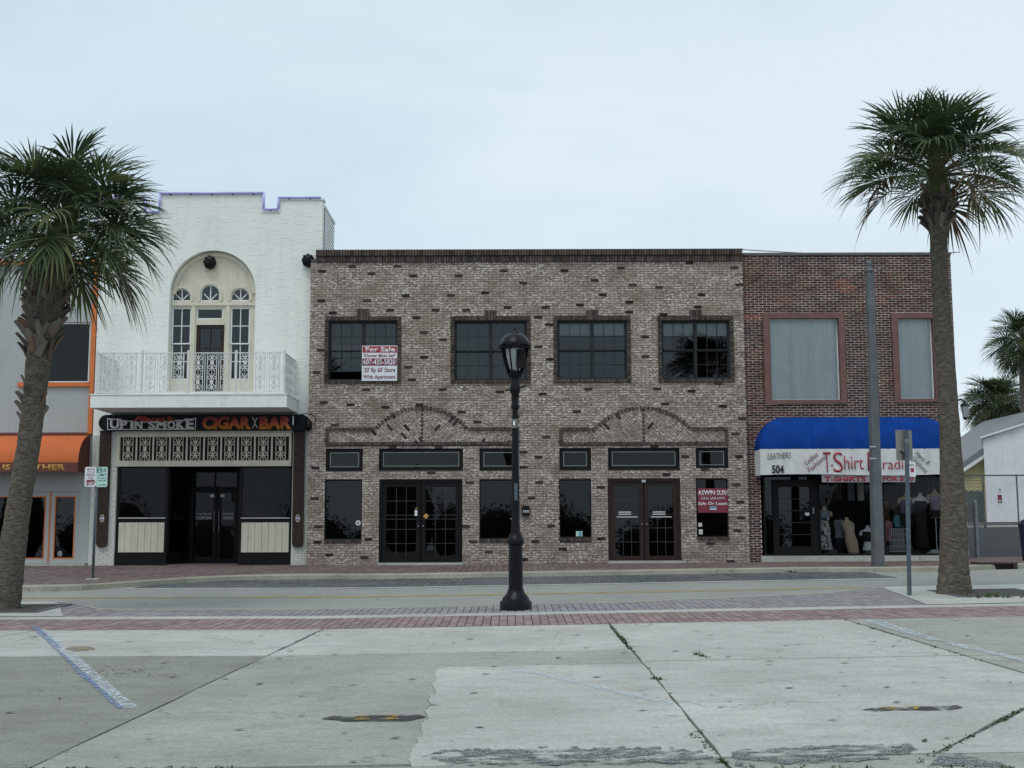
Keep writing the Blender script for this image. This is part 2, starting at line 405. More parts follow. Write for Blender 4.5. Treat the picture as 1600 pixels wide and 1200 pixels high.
# ------------------------------------------------------------------ mesh building
class MB:
    def __init__(s): s.v = []; s.f = []; s.sm = False
    def quad(s, a, b, c, d):
        n = len(s.v); s.v += [a, b, c, d]; s.f.append((n, n + 1, n + 2, n + 3)); return s
    def box(s, x0, x1, y0, y1, z0, z1, skip=''):
        n = len(s.v)
        s.v += [(x0, y0, z0), (x1, y0, z0), (x1, y1, z0), (x0, y1, z0), (x0, y0, z1), (x1, y0, z1), (x1, y1, z1), (x0, y1, z1)]
        for k, f in (('b', (0, 3, 2, 1)), ('t', (4, 5, 6, 7)), ('f', (0, 1, 5, 4)), ('r', (1, 2, 6, 5)), ('k', (2, 3, 7, 6)), ('l', (3, 0, 4, 7))):
            if k not in skip: s.f.append(tuple(n + i for i in f))
        return s
    def obox(s, c, ax, ay, az):          # oriented box: centre and three half-axis vectors
        c, ax, ay, az = Vector(c), Vector(ax), Vector(ay), Vector(az); n = len(s.v)
        for sz in (-1, 1):
            for sx, sy in ((-1, -1), (1, -1), (1, 1), (-1, 1)): s.v.append(tuple(c + ax * sx + ay * sy + az * sz))
        for f in ((0, 3, 2, 1), (4, 5, 6, 7), (0, 1, 5, 4), (1, 2, 6, 5), (2, 3, 7, 6), (3, 0, 4, 7)): s.f.append(tuple(n + i for i in f))
        return s
    def tube(s, pts, r, k=8, cap=True):
        pts = [Vector(p) for p in pts]; rr = r if isinstance(r, (list, tuple)) else [r] * len(pts); n0 = len(s.v); up = None
        for i, p in enumerate(pts):
            t = (pts[min(i + 1, len(pts) - 1)] - pts[max(i - 1, 0)]).normalized()
            if up is None: up = Vector((0, 0, 1)) if abs(t.z) < .9 else Vector((1, 0, 0))
            a = t.cross(up)
            if a.length < 1e-4: a = t.orthogonal()
            a.normalize(); b = t.cross(a).normalized(); up = b.cross(t) * 1.0 if False else up
            for j in range(k):
                th = 2 * math.pi * j / k
                s.v.append(tuple(p + (a * math.cos(th) + b * math.sin(th)) * rr[i]))
        for i in range(len(pts) - 1):
            for j in range(k):
                q = n0 + i * k; s.f.append((q + j, q + (j + 1) % k, q + k + (j + 1) % k, q + k + j))
        if cap:
            s.f.append(tuple(n0 + j for j in range(k))[::-1]); s.f.append(tuple(n0 + (len(pts) - 1) * k + j for j in range(k)))
        return s
    def lathe(s, cx, cy, prof, k=24, sx=1.0, sy=1.0, rot=0.0):      # prof: (radius, z)
        n0 = len(s.v)
        for r, z in prof:
            for j in range(k):
                th = 2 * math.pi * j / k + rot; s.v.append((cx + r * sx * math.cos(th), cy + r * sy * math.sin(th), z))
        for i in range(len(prof) - 1):
            for j in range(k):
                q = n0 + i * k; s.f.append((q + j, q + (j + 1) % k, q + k + (j + 1) % k, q + k + j))
        s.f.append(tuple(n0 + j for j in range(k))[::-1]); s.f.append(tuple(n0 + (len(prof) - 1) * k + j for j in range(k)))
        return s
    def plate(s, outer, holes, y0, y1):   # upright plate with openings; outlines as (x, z), front y0, back y1
        loops = [outer] + list(holes)
        flat = [Vector((p[0], p[1], 0)) for l in loops for p in l]
        tris = tessellate_polygon([[Vector((p[0], p[1], 0)) for p in l] for l in loops])
        n = len(s.v); k = len(flat)
        s.v += [(p.x, y0, p.y) for p in flat] + [(p.x, y1, p.y) for p in flat]
        for a, b, c in tris:
            s.f.append((n + a, n + b, n + c)); s.f.append((n + k + c, n + k + b, n + k + a))
        o = 0
        for l in loops:
            m = len(l)
            for i in range(m):
                j = (i + 1) % m; s.f.append((n + o + i, n + o + j, n + k + o + j, n + k + o + i))
            o += m
        return s
    def islands(s):
        par = list(range(len(s.v)))
        def find(a):
            while par[a] != a: par[a] = par[par[a]]; a = par[a]
            return a
        for f in s.f:
            for i in f[1:]: par[find(i)] = find(f[0])
        g = {}
        for f in s.f: g.setdefault(find(f[0]), []).append(f)
        out = []
        for fs in g.values():
            m = MB(); idx = {}
            for f in fs:
                m.f.append(tuple(idx.setdefault(i, len(idx)) for i in f))
            m.v = [None] * len(idx)
            for i, k in idx.items(): m.v[k] = s.v[i]
            out.append(m)
        return out
    def build_each(s, name, mat, parent, **kw):      # every loose piece its own part
        return [m.build(name, mat, parent, **kw) for m in s.islands()]
    def build(s, name, mat, parent=None, smooth=False, label=None, kind=None, loc=None, fix=True, bevel=0):
        off = Vector(root_loc(parent)) if parent else (Vector(loc) if loc else Vector((0, 0, 0)))
        me = bpy.data.meshes.new(name)
        me.from_pydata([(v[0] - off.x, v[1] - off.y, v[2] - off.z) for v in s.v], [], s.f)
        if fix:
            bm = bmesh.new(); bm.from_mesh(me); bmesh.ops.recalc_face_normals(bm, faces=bm.faces); bm.to_mesh(me); bm.free()
        me.update()
        if smooth: me.polygons.foreach_set('use_smooth', [True] * len(me.polygons))
        o = link(name, me, mat, parent)
        if not parent: o.location = off
        if label: o['label'] = label
        if kind: o['kind'] = kind
        if bevel:
            bv = o.modifiers.new('bevel', 'BEVEL'); bv.width = bevel; bv.segments = 2; bv.limit_method = 'ANGLE'
        return o
def root_loc(o):
    while o.parent: o = o.parent
    return o.location
def link(name, me, mat, parent=None):
    o = bpy.data.objects.new(name, me); COL.objects.link(o)
    if mat is not None and me is not None and len(me.materials) == 0: me.materials.append(M[mat] if isinstance(mat, str) else mat)
    if parent: o.parent = parent
    return o
def thing(name, label, cat, loc, group=None):
    o = bpy.data.objects.new(name, None); COL.objects.link(o); o.location = loc; o.empty_display_size = .2
    tag(o, label, cat, group); return o
def tag(o, label, cat, group=None):
    o['label'] = label; o['category'] = cat
    if group: o['group'] = group
    return o
def bx(name, mat, parent, *b, **kw):
    return MB().box(*b).build(name, mat, parent, **kw)
def rect(x0, x1, z0, z1): return [(x0, z0), (x1, z0), (x1, z1), (x0, z1)]
def arc(cx, cz, r, a0, a1, n, rz=None):
    rz = rz or r
    return [(cx + r * math.cos(R(a0 + (a1 - a0) * i / n)), cz + rz * math.sin(R(a0 + (a1 - a0) * i / n))) for i in range(n + 1)]
def spans(poly, z):
    xs = []
    for i in range(len(poly)):
        (xa, za), (xb, zb) = poly[i], poly[(i + 1) % len(poly)]
        if (za <= z) != (zb <= z): xs.append(xa + (z - za) * (xb - xa) / (zb - za))
    xs.sort(); return list(zip(xs[::2], xs[1::2]))
def inside(poly, x, z): return any(a <= x <= b for a, b in spans(poly, z))
def courses(x0, x1, z0, z1, rh, bl, joint, holes, rng):
    out = []; n = max(1, round((z1 - z0) / rh)); rh = (z1 - z0) / n
    for r in range(n):
        za, zb = z0 + r * rh + joint / 2, z0 + (r + 1) * rh - joint / 2; zm = (za + zb) / 2
        cut = sorted(sp for h in holes for sp in spans(h, zm))
        x = x0 - bl * (0.5 if r % 2 else 0) + rng.uniform(-.008, .008)
        while x < x1:
            a, b = max(x + joint / 2, x0), min(x + bl - joint / 2, x1)
            segs = [(a, b)]
            for ca, cb in cut:
                ns = []
                for p, q in segs:
                    if cb <= p or ca >= q: ns.append((p, q)); continue
                    if p < ca: ns.append((p, ca))
                    if q > cb: ns.append((cb, q))
                segs = ns
            for p, q in segs:
                if q - p > .02: out.append((p, q, za, zb))
            x += bl
    return out
def text(s, x0, x1, z0, z1, y, mat, parent, bold=0.0, shear=0.0, rot=0.0, name='lettering', th=.004, ground=None, keep=False, space=1.0):
    cu = bpy.data.curves.new('t', 'FONT'); cu.body = s; cu.size = 1; cu.offset = bold; cu.shear = shear; cu.extrude = 0.0; cu.resolution_u = 3; cu.space_character = space
    o = bpy.data.objects.new('t', cu); COL.objects.link(o)
    bpy.context.view_layer.update()
    me = bpy.data.meshes.new_from_object(o.evaluated_get(bpy.context.evaluated_depsgraph_get()))
    bpy.data.objects.remove(o); bpy.data.curves.remove(cu)
    vs_ = [v.co.copy() for v in me.vertices]
    xa, xb = min(v.x for v in vs_), max(v.x for v in vs_); ya, yb = min(v.y for v in vs_), max(v.y for v in vs_)
    sx, sz = (x1 - x0) / (xb - xa), (z1 - z0) / (yb - ya)
    cx, cz = (x0 + x1) / 2, (z0 + z1) / 2
    off = Vector(root_loc(parent)) if parent else Vector((0, 0, 0))
    for v in me.vertices:
        px, pz = (v.co.x - xa) * sx + x0 - cx, (v.co.y - ya) * sz + z0 - cz
        qx, qz = px * math.cos(rot) - pz * math.sin(rot), px * math.sin(rot) + pz * math.cos(rot)
        if ground is not None: v.co = Vector((cx + qx, cz + qz, zU(cx + qx, cz + qz) + ground)) - off
        else: v.co = Vector((cx + qx, y, cz + qz)) - off
    bm = bmesh.new(); bm.from_mesh(me)
    if ground is None:
        bmesh.ops.recalc_face_normals(bm, faces=bm.faces)
        for f in bm.faces:
            if f.normal.y > 0: f.normal_flip()
        r = bmesh.ops.extrude_face_region(bm, geom=bm.faces[:])
        bmesh.ops.translate(bm, verts=[g for g in r['geom'] if isinstance(g, bmesh.types.BMVert)], vec=(0, -th, 0))
    bm.to_mesh(me); bm.free()
    me.materials.clear()
    me.name = name
    return link(name, me, mat, parent)
def window(root, x0, x1, z0, z1, y, cols, rows, fw, mw, fmat, gmat, mmat=None, name='window', depth=.06, label=None, pane_y=.03):
    """frame with glazing bars and one pane object for each light"""
    m = MB().plate(rect(x0, x1, z0, z1), [rect(x0 + fw, x1 - fw, z0 + fw, z1 - fw)], y, y + depth)
    w = m.build(name, fmat, root, label=label)
    a, b, c, d = x0 + fw, x1 - fw, z0 + fw, z1 - fw
    cw, rh = (b - a - mw * (cols - 1)) / cols, (d - c - mw * (rows - 1)) / rows
    mm = MB()
    for i in range(1, cols): mm.box(a + i * cw + (i - 1) * mw, a + i * (cw + mw), y + .008, y + depth - .008, c, d)
    for j in range(1, rows): mm.box(a, b, y + .011, y + depth - .011, c + j * rh + (j - 1) * mw, c + j * (rh + mw))
    if cols * rows > 1: mm.build('glazing_bar', mmat or fmat, w)
    pm = None; rl = root_loc(root)
    for i in range(cols):
        for j in range(rows):
            px, pz = a + i * (cw + mw) + cw / 2, c + j * (rh + mw) + rh / 2
            if pm is None:
                pm = bpy.data.meshes.new('pane')
                hw, hh = cw / 2 + .004, rh / 2 + .004
                pm.from_pydata([(-hw, 0, -hh), (hw, 0, -hh), (hw, 0, hh), (-hw, 0, hh)], [], [(0, 1, 2, 3)]); pm.update()
            p = link('pane', pm, gmat, w); p.location = (px - rl.x, y + pane_y - rl.y, pz - rl.z)
            p.rotation_euler = (random.uniform(-.006, .006), 0, random.uniform(-.006, .006))
    return w
def room(root, x0, x1, y0, y1, z0, z1, mat='interior'):
    m = MB().box(x0, x1, y0, y1, z0, z1, skip='f')
    return m.build('interior', mat, root, fix=False)
def shell(root, x0, x1, y0, y1, z0, z1, mat):      # side walls, back wall and roof behind a street front
    m = MB()
    m.box(x0, x0 + .15, y0, y1, z0, z1); m.box(x1 - .15, x1, y0, y1, z0, z1); m.box(x0 + .15, x1 - .15, y1 - .15, y1, z0, z1)
    m.build('side_wall', mat, root)
    MB().box(x0 + .15, x1 - .15, y0 + .02, y1 - .15, z1 - .75, z1 - .6).build('roof', 'roof', root)
def shared(name, me, mat, parent, loc, rot=None):
    o = link(name, me, mat, parent); rl = root_loc(parent)
    o.location = Vector(loc) - Vector(rl)
    if rot: o.rotation_euler = rot
    return o

# ================================================================== GROUND AND STREET
def pw(pts):
    def f(x):
        if x <= pts[0][0]: return pts[0][1]
        for (xa, ya), (xb, yb) in zip(pts, pts[1:]):
            if x <= xb: return ya + (yb - ya) * (x - xa) / (xb - xa)
        return pts[-1][1]
    return f
kerb_far = pw([(-60, 26.0), (-10.2, 26.0), (-9.2, 26.3), (-7.6, 28.7), (-6.6, 29.5), (-5, 29.8), (7, 29.8), (8.6, 29.2), (9.5, 29.0), (10.5, 29.05), (12, 29.9), (14, 30.2), (60, 30.2)])
near_edge = pw([(-60, 21.9), (-7.9, 21.9), (-6.7, 20.3), (-2, 20.25), (2, 20.6), (5.6, 21.7), (6.6, 22.9), (60, 22.9)])
def frange(a, b, st):
    n = max(1, int(math.ceil((b - a) / st))); return [a + (b - a) * i / n for i in range(n + 1)]
def sheet(name, x0, x1, ylo, yhi, off, mat, st=.5, ny=6, kind='structure', parent=None):
    lo = ylo if callable(ylo) else (lambda x: ylo); hi = yhi if callable(yhi) else (lambda x: yhi)
    m = MB(); xs = sorted(set(frange(x0, x1, st) + ([-3.0] if x0 < -3 < x1 else [])))
    for x in xs:
        for j in range(ny + 1):
            y = lo(x) + (hi(x) - lo(x)) * j / ny; m.v.append((x, y, zU(x, y) + off))
    k = ny + 1
    for i in range(len(xs) - 1):
        for j in range(ny): m.f.append((i * k + j, (i + 1) * k + j, (i + 1) * k + j + 1, i * k + j + 1))
    return m.build(name, mat, parent, kind=kind, fix=False)
def kerb(name, x0, x1, fn, width, top, drop, mat, st=.4, parent=None):   # a kerb with rounded arris, street side at fn
    m = MB(); xs = frange(x0, x1, st); sg = 1 if width > 0 else -1; w = abs(width)
    prof = [(0, -drop), (.012, -.02), (.035, 0), (w, 0), (w, -.06)]
    for x in xs:
        y = fn(x)
        for a, z in prof: m.v.append((x, y + sg * a, zU(x, y + sg * a) + top + z))
    for i in range(len(xs) - 1):
        for j in range(4): m.f.append((i * 5 + j, (i + 1) * 5 + j, (i + 1) * 5 + j + 1, i * 5 + j + 1))
    return m.build(name, mat, parent, kind='structure', smooth=False)

g = MB()
gx = [-400, -120, -60, -30, -15, -8, -3, 0, 4, 8, 12, 16, 22, 30, 60, 120, 400]; gy = [-300, -100, -40, -10, 0, 8, 16, 20, 24, 29, 31, D, 37, 45, 52, 60, 90, 200, 600]
for x in gx:
    for y in gy: g.v.append((x, y, zU(x, y) - .2))
for i in range(len(gx) - 1):
    for j in range(len(gy) - 1): k = len(gy); g.f.append((i * k + j, (i + 1) * k + j, (i + 1) * k + j + 1, i * k + j + 1))
g.build('ground', 'ground', kind='structure', fix=False)
road = sheet('road', -60, 60, lambda x: near_edge(x) + .01, lambda x: kerb_far(x) + .01, -.12, 'asphalt', 1.0, 8)
sheet('gutter', -8.4, 8.5, 26.66, 26.93, -.113, 'concrete_light', .6, 1)
for a, b in ((24.05, 24.16), (24.30, 24.41)):
    sheet('centre_line', -60, 60, a, b, -.114, 'yellow_paint', 1.0, 1)
far_side = sheet('far_sidewalk', -60, 60, lambda x: kerb_far(x) + .3, lambda x: 34.6 if x < 12.45 else 35.6, -.016, 'paver_joint', .5, 10)
kerb('far_kerb', -60, 60, kerb_far, .36, .0, .13, 'kerb')
near_side = sheet('near_sidewalk', -60, 60, 16.9, lambda x: near_edge(x) - .02, -.016, 'paver_joint', .5, 8)
sheet('concrete_band', -60, 60, 18.46, 18.9, 0.0, 'concrete_light', .6, 2)
kerb('near_kerb', -60, 60, near_edge, -.17, .0, .13, 'kerb')
sheet('corner_apron', -60, -6.9, 18.9, lambda x: min(near_edge(x) - .17, 18.9 + max(.05, (-6.9 - x) * 2.6)), .008, 'concrete_light', .3, 3)
sheet('corner_apron', 6.35, 60, 18.9, lambda x: min(near_edge(x) - .17, 18.9 + max(.05, (x - 6.35) * 9)), .008, 'concrete_light', .2, 3)
drive = sheet('driveway', 12.55, 60, 35.6, 52, -.02, 'drive_asphalt', 2.0, 10)
sheet('verge', 12.55, 60, 52, 54.9, .05, 'soil', 2.0, 3)

def paver_field(name, mat, x0, x1, ylo, yhi, off, parent, rng, pw_=.117, pl=.223, skip=None, keep=None):
    lo = ylo if callable(ylo) else (lambda x: ylo); hi = yhi if callable(yhi) else (lambda x: yhi)
    m = MB(); j = .006; x = x0; c = 0; kept = []
    while x < x1:
        xm = x + pw_ / 2; a, b = lo(xm), hi(xm); y = a - (pl / 2 if c % 2 else 0)
        while y < b - .02:
            ya, yb = max(y, a), min(y + pl, b)
            if yb - ya > .03 and not (skip and skip(xm, (ya + yb) / 2)):
                if keep and keep(xm, (ya + yb) / 2) and yb - ya > pl * .98: kept.append((xm, (ya + yb) / 2))
                else:
                    dz = rng.uniform(-.003, .002); n = len(m.v)
                    for (qx, qy) in ((x + j, ya + j), (x + pw_ - j, ya + j), (x + pw_ - j, yb - j), (x + j, yb - j)):
                        m.v.append((qx, qy, zU(qx, qy) + off + dz))
                    for (qx, qy) in ((x + j, ya + j), (x + pw_ - j, ya + j), (x + pw_ - j, yb - j), (x + j, yb - j)):
                        m.v.append((qx, qy, zU(qx, qy) + off - .02))
                    m.f += [(n, n + 1, n + 2, n + 3), (n + 4, n + 5, n + 1, n), (n + 5, n + 6, n + 2, n + 1), (n + 6, n + 7, n + 3, n + 2), (n + 7, n + 4, n, n + 3)]
            y += pl
        x += pw_; c += 1
    m.build(name, mat, parent, kind='stuff', fix=False)
    return kept
rng = random.Random(3)
kept = paver_field('paver_field', 'red_paver', -14, 14, 16.9, 18.46, 0.0, near_side, rng, keep=lambda x, y: y < 17.36 and -7.7 < x < 8.2)
pm = bpy.data.meshes.new('paver')
hx, hy = .117 / 2 - .006, .223 / 2 - .006
pm.from_pydata([(-hx, -hy, 0), (hx, -hy, 0), (hx, hy, 0), (-hx, hy, 0), (-hx, -hy, -.02), (hx, -hy, -.02), (hx, hy, -.02), (-hx, hy, -.02)], [], [(0, 1, 2, 3), (4, 5, 1, 0), (5, 6, 2, 1), (6, 7, 3, 2), (7, 4, 0, 3)])
for x, y in kept:
    o = shared('paver', pm, 'red_paver', near_side, (x, y, zU(x, y) + rng.uniform(-.003, .002)))
    o.rotation_euler = (math.atan(.021), -math.atan(.015 if x > -3 else 0), 0)
def pit(x, y): return abs(x - 8.05) < .62 and abs(y - 20.85) < .62 or abs(x + 8.3) < .62 and abs(y - 20.3) < .6
paver_field('paver_field', 'purple_paver', -9.2, 7.2, 18.9, lambda x: near_edge(x) - .18, 0.0, near_side, rng,
            skip=pit)
paver_field('paver_field', 'far_paver', -16, 20, lambda x: kerb_far(x) + .37, lambda x: 34.5 if x < 12.45 else 35.6, 0.0, far_side, rng, pw_=.15, pl=.3)
paver_field('paver_field', 'slate_paver', -8.3, 8.4, 26.94, lambda x: min(kerb_far(x) - .02, 29.75), -.108, road, rng, pw_=.117, pl=.223)
# tree pits
for (x, y) in ((8.05, 20.85), (-8.3, 20.3)):
    m = MB(); a = .78; b_ = .66
    for x0, x1, y0, y1 in ((-a, a, -a, -b_), (-a, a, b_, a), (-a, -b_, -b_, b_), (b_, a, -b_, b_)):
        n = len(m.v)
        for dz in (.012, -.06):
            for (qx, qy) in ((x + x0, y + y0), (x + x1, y + y0), (x + x1, y + y1), (x + x0, y + y1)): m.v.append((qx, qy, zU(qx, qy) + dz + .008))
        m.f += [(n, n + 1, n + 2, n + 3), (n + 4, n + 5, n + 1, n), (n + 5, n + 6, n + 2, n + 1), (n + 6, n + 7, n + 3, n + 2), (n + 7, n + 4, n, n + 3)]
    tg = tag(m.build('tree_grate', 'slate_paver', loc=(0, 0, 0)), 'square dark edging round the palm at the ' + ('right of the near sidewalk' if x > 0 else 'left of the near sidewalk'), 'tree grate')
    n = 5; s = MB()
    for i in range(n + 1):
        for j in range(n + 1):
            qx, qy = x - .66 + 1.32 * i / n, y - .66 + 1.32 * j / n; s.v.append((qx, qy, zU(qx, qy) + .014 + rng.uniform(-.002, .012)))
    for i in range(n):
        for j in range(n): s.f.append((i * 6 + j, (i + 1) * 6 + j, (i + 1) * 6 + j + 1, i * 6 + j + 1))
    s.build('soil', 'soil', tg, fix=False)

# ---- the concrete parking lot: slabs with open joints
lot = sheet('parking_lot', -40, 40, -30, 16.93, -.045, 'soil', 4.0, 4)
def jl(p, q):
    (xa, ya), (xb, yb) = G(*p), G(*q)
    return lambda y: xa + (y - ya) * (xb - xa) / (yb - ya)
J = [lambda y: -16.0, jl((95, 978), (0, 995)), jl((505, 983), (70, 1190)), jl((955, 978), (1135, 1195)), jl((1322, 969), (1600, 1052)), lambda y: 18.0]
YC = G(500, 1023)[1]; YCR = G(1300, 1028)[1]; YB = G(300, 1199)[1]; YT = 16.88
def slab(pts, mat, gap=.017, jit=0.0, lift=0.0, name='slab', parent=lot):
    pts = [Vector((p[0], p[1], 0)) for p in pts]
    c = sum(pts, Vector()) / len(pts)
    bm = bmesh.new()
    vsx = []
    for i, p in enumerate(pts):
        d = (c - p); d.normalize(); q = p + d * gap * 1.3; vsx.append(bm.verts.new(q))
    f = bm.faces.new(vsx)
    if f.normal.z < 0: f.normal_flip()
    bmesh.ops.bisect_plane(bm, geom=bm.verts[:] + bm.edges[:] + bm.faces[:], plane_co=(-3, 0, 0), plane_no=(1, 0, 0))
    r = bmesh.ops.extrude_face_region(bm, geom=bm.faces[:])
    low = set(v for v in bm.verts) - set(g for g in r['geom'] if isinstance(g, bmesh.types.BMVert))
    for v in bm.verts: v.co.z = zU(v.co.x, v.co.y) + lift - (.09 if v in low else 0)
    bmesh.ops.recalc_face_normals(bm, faces=bm.faces)
    me = bpy.data.meshes.new(name); bm.to_mesh(me); bm.free()
    return link(name, me, mat, parent)
def edge(fn, y0, y1, n=14, amp=.012):
    return [(fn(y0 + (y1 - y0) * i / n) + (rng.uniform(-amp, amp) if 0 < i < n else 0), y0 + (y1 - y0) * i / n) for i in range(n + 1)]
def lane(i, y0, y1, mat, lift=0.0): slab(edge(J[i], y0, y1) + edge(J[i + 1], y1, y0), mat, lift=lift)
lane(0, YC, YT, 'concrete_light'); lane(1, YC, YT, 'concrete_light', .001); lane(2, YC, YT, 'concrete_light', -.002)
lane(3, YCR, YT, 'concrete_light', .002); lane(4, YCR, YT, 'concrete_mid', 0)
lane(0, YB, YC, 'concrete_mid'); lane(1, YB, YC, 'concrete_dark', .001)
# middle bay: old aggregate to the left, a newer skim to the right with a broken edge
rag_px = [(700, 1043), (679, 1046), (684, 1060), (676, 1072), (681, 1084), (668, 1094), (672, 1104), (663, 1112), (668, 1122), (655, 1131), (660, 1145), (652, 1158), (643, 1172), (638, 1188), (645, 1199)]
rag = []
for (p, q) in zip(rag_px, rag_px[1:]):
    for k in range(4): rag.append(G(p[0] + (q[0] - p[0]) * k / 4 + (rng.uniform(-3.5, 3.5) if k else 0), p[1] + (q[1] - p[1]) * k / 4 + (rng.uniform(-1, 1) if k else 0)))
rag.append(G(*rag_px[-1]))
YP = rag[0][1]
slab(edge(J[2], YB, YC) + [(J[3](YC), YC), (J[3](YP), YP)] + rag, 'concrete_mid', gap=.004)
slab(rag[::-1] + edge(J[3], YP, YB, 10), 'concrete_light', gap=.003, lift=.004)
# right bays
a5, b5 = G(1600, 1107), G(1437, 1190)
j5 = lambda y: a5[0] + (y - a5[1]) * (b5[0] - a5[0]) / (b5[1] - a5[1])
yj = YCR
while j5(yj) > J[4](yj) and yj > a5[1] - 3: yj -= .02
pj = (J[4](yj), yj)
slab(edge(J[3], YB, YCR) + edge(J[4], YCR, yj, 6) + edge(j5, yj, YB, 8), 'concrete_light', lift=.001)
slab([(J[4](YB), YB)] + edge(j5, YB, yj, 6) , 'concrete_light', lift=-.002)
slab(edge(J[4], YB, YCR, 8) + [(18, YCR), (18, YB)], 'concrete_mid', lift=.0)
for i in range(5): lane(i, YB - 6.0, YB, 'concrete_mid'); lane(i, YB - 12.0, YB - 6.0, 'concrete_dark')
for k in range(3):
    slab([(-16 + 12 * k, -30), (-4 + 12 * k, -30), (-4 + 12 * k, YB - 12.05), (-16 + 12 * k, YB - 12.05)], 'concrete_mid')
# broken surface along the front of the bays
def decal(px, mat, off, name, parent=lot, jit=0):
    pts = []
    for i, p in enumerate(px):
        q = px[(i + 1) % len(px)]; n = max(1, int(math.hypot(q[0] - p[0], q[1] - p[1]) / (7 if jit > 2 else 14 if jit else 40)))
        for k in range(n):
            t = k / n; pts.append((p[0] + (q[0] - p[0]) * t + rng.uniform(-jit, jit) * 2, p[1] + (q[1] - p[1]) * t + rng.uniform(-jit, jit)))
    w = [G(*p) for p in pts]
    bm = bmesh.new(); f = bm.faces.new([bm.verts.new((x, y, 0)) for x, y in w])
    bmesh.ops.triangulate(bm, faces=[f])
    bmesh.ops.bisect_plane(bm, geom=bm.verts[:] + bm.edges[:] + bm.faces[:], plane_co=(-3, 0, 0), plane_no=(1, 0, 0))
    for v in bm.verts: v.co.z = zU(v.co.x, v.co.y) + off
    bmesh.ops.recalc_face_normals(bm, faces=bm.faces)
    if sum(f.normal.z for f in bm.faces) < 0: bmesh.ops.reverse_faces(bm, faces=bm.faces)
    me = bpy.data.meshes.new(name); bm.to_mesh(me); bm.free()
    return link(name, me, mat, parent)
decal([(662, 1183), (690, 1173), (760, 1171), (900, 1170), (1010, 1170), (1100, 1174), (1122, 1192), (1000, 1197), (800, 1196), (700, 1197)], 'gravel', .009, 'worn_patch', jit=3.2)
decal([(1140, 1176), (1200, 1170), (1300, 1166), (1420, 1164), (1432, 1172), (1395, 1187), (1280, 1195), (1150, 1196)], 'gravel', .006, 'worn_patch', jit=2.5)
decal([(1470, 1180), (1500, 1178), (1560, 1190), (1580, 1199), (1450, 1199)], 'gravel', .005, 'worn_patch', jit=2)
st_m = paint_mat('rust_stain', (.27, .22, .15), .46, 6)
M['rust_stain'] = st_m
decal([(102, 1014), (118, 1010), (140, 1010), (150, 1014), (138, 1018), (112, 1018)], 'rust_stain', .006, 'stain', jit=.6)
# painted lines and bay numbers
decal([(47, 980), (60, 980), (97, 1014), (82, 1012)], 'blue_line', .008, 'parking_line', jit=.5)
decal([(60, 982), (72, 984), (216, 1107), (193, 1108), (130, 1052), (90, 1015)], 'white_line', .006, 'parking_line', jit=.6)
decal([(82, 1012), (90, 1015), (192, 1106), (186, 1110), (120, 1052)], 'blue_line', .0095, 'parking_line', jit=.6)
decal([(778, 1047), (830, 1049), (1050, 1099), (1052, 1104), (1030, 1100), (840, 1055)], 'white_line', .008, 'parking_line', jit=.4)
decal([(1345, 969), (1372, 969), (1480, 1003), (1452, 1001)], 'white_line', .007, 'parking_line', jit=.4)
decal([(1483, 1003), (1600, 1030), (1600, 1035), (1478, 1007)], 'white_line', .0075, 'parking_line', jit=.4)
decal([(503, 1124), (517, 1119), (655, 1118), (665, 1121), (640, 1127), (540, 1128)], 'black_paint', .006, 'bay_number_ground', jit=.7)
decal([(1345, 1110), (1360, 1107), (1495, 1103), (1506, 1107), (1480, 1111), (1400, 1110), (1370, 1114)], 'black_paint', .006, 'bay_number_ground', jit=.7)
for (s, x0, x1, y0, y1) in (('2', 551, 577, 1126.5, 1119), ('2', 595, 622, 1126, 1118.5), ('2', 1382, 1408, 1110.5, 1105), ('7', 1425, 1450, 1110.5, 1104.5)):
    (xa, ya), (xb, yb) = G(x0, y0), G(x1, y1)
    text(s, xa, G(x1, y0)[0], ya, yb, 0, 'ochre_paint', lot, bold=.03, name='bay_number', ground=.0105)
# weeds in the joints and bits of leaf on the slabs
wm = MB()
def weed(x, y, h, n=7):
    for _ in range(n):
        a = rng.uniform(0, 6.28); l = h * rng.uniform(.5, 1.1); w = .004 + .004 * rng.random(); bx_, by_ = x + rng.uniform(-.03, .03), y + rng.uniform(-.03, .03)
        z = zU(bx_, by_) - .01; dx, dy = math.cos(a) * l * .7, math.sin(a) * l * .7; px, py = -math.sin(a) * w, math.cos(a) * w
        k = len(wm.v)
        wm.v += [(bx_ - px, by_ - py, z), (bx_ + px, by_ + py, z), (bx_ + dx * .5 + px, by_ + dy * .5 + py, z + l * .75), (bx_ + dx * .5 - px, by_ + dy * .5 - py, z + l * .75), (bx_ + dx, by_ + dy, z + l * .8)]
        wm.f += [(k, k + 1, k + 2, k + 3), (k + 3, k + 2, k + 4)]
def weeds(px, n, h, amp=.02, cl=3):
    pts = [G(*p) for p in px]
    for i in range(n):
        k = rng.randrange(len(pts) - 1); t = rng.random() ** 1.0
        t = round(t * cl * 3) / (cl * 3) + rng.uniform(-.03, .03)
        x = pts[k][0] + (pts[k + 1][0] - pts[k][0]) * t; y = pts[k][1] + (pts[k + 1][1] - pts[k][1]) * t
        weed(x + rng.uniform(-amp, amp), y + rng.uniform(-amp, amp), h * rng.uniform(.5, 1.2))
weeds([(957, 979), (990, 1018)], 34, .03); weeds([(1000, 1030), (1135, 1195)], 14, .022, .01); weeds([(1085, 1150), (1135, 1197)], 20, .03, .01)
weeds([(1322, 970), (1600, 1053)], 26, .03, .008, cl=6); weeds([(1437, 1190), (1600, 1107)], 34, .026, .01, cl=4)
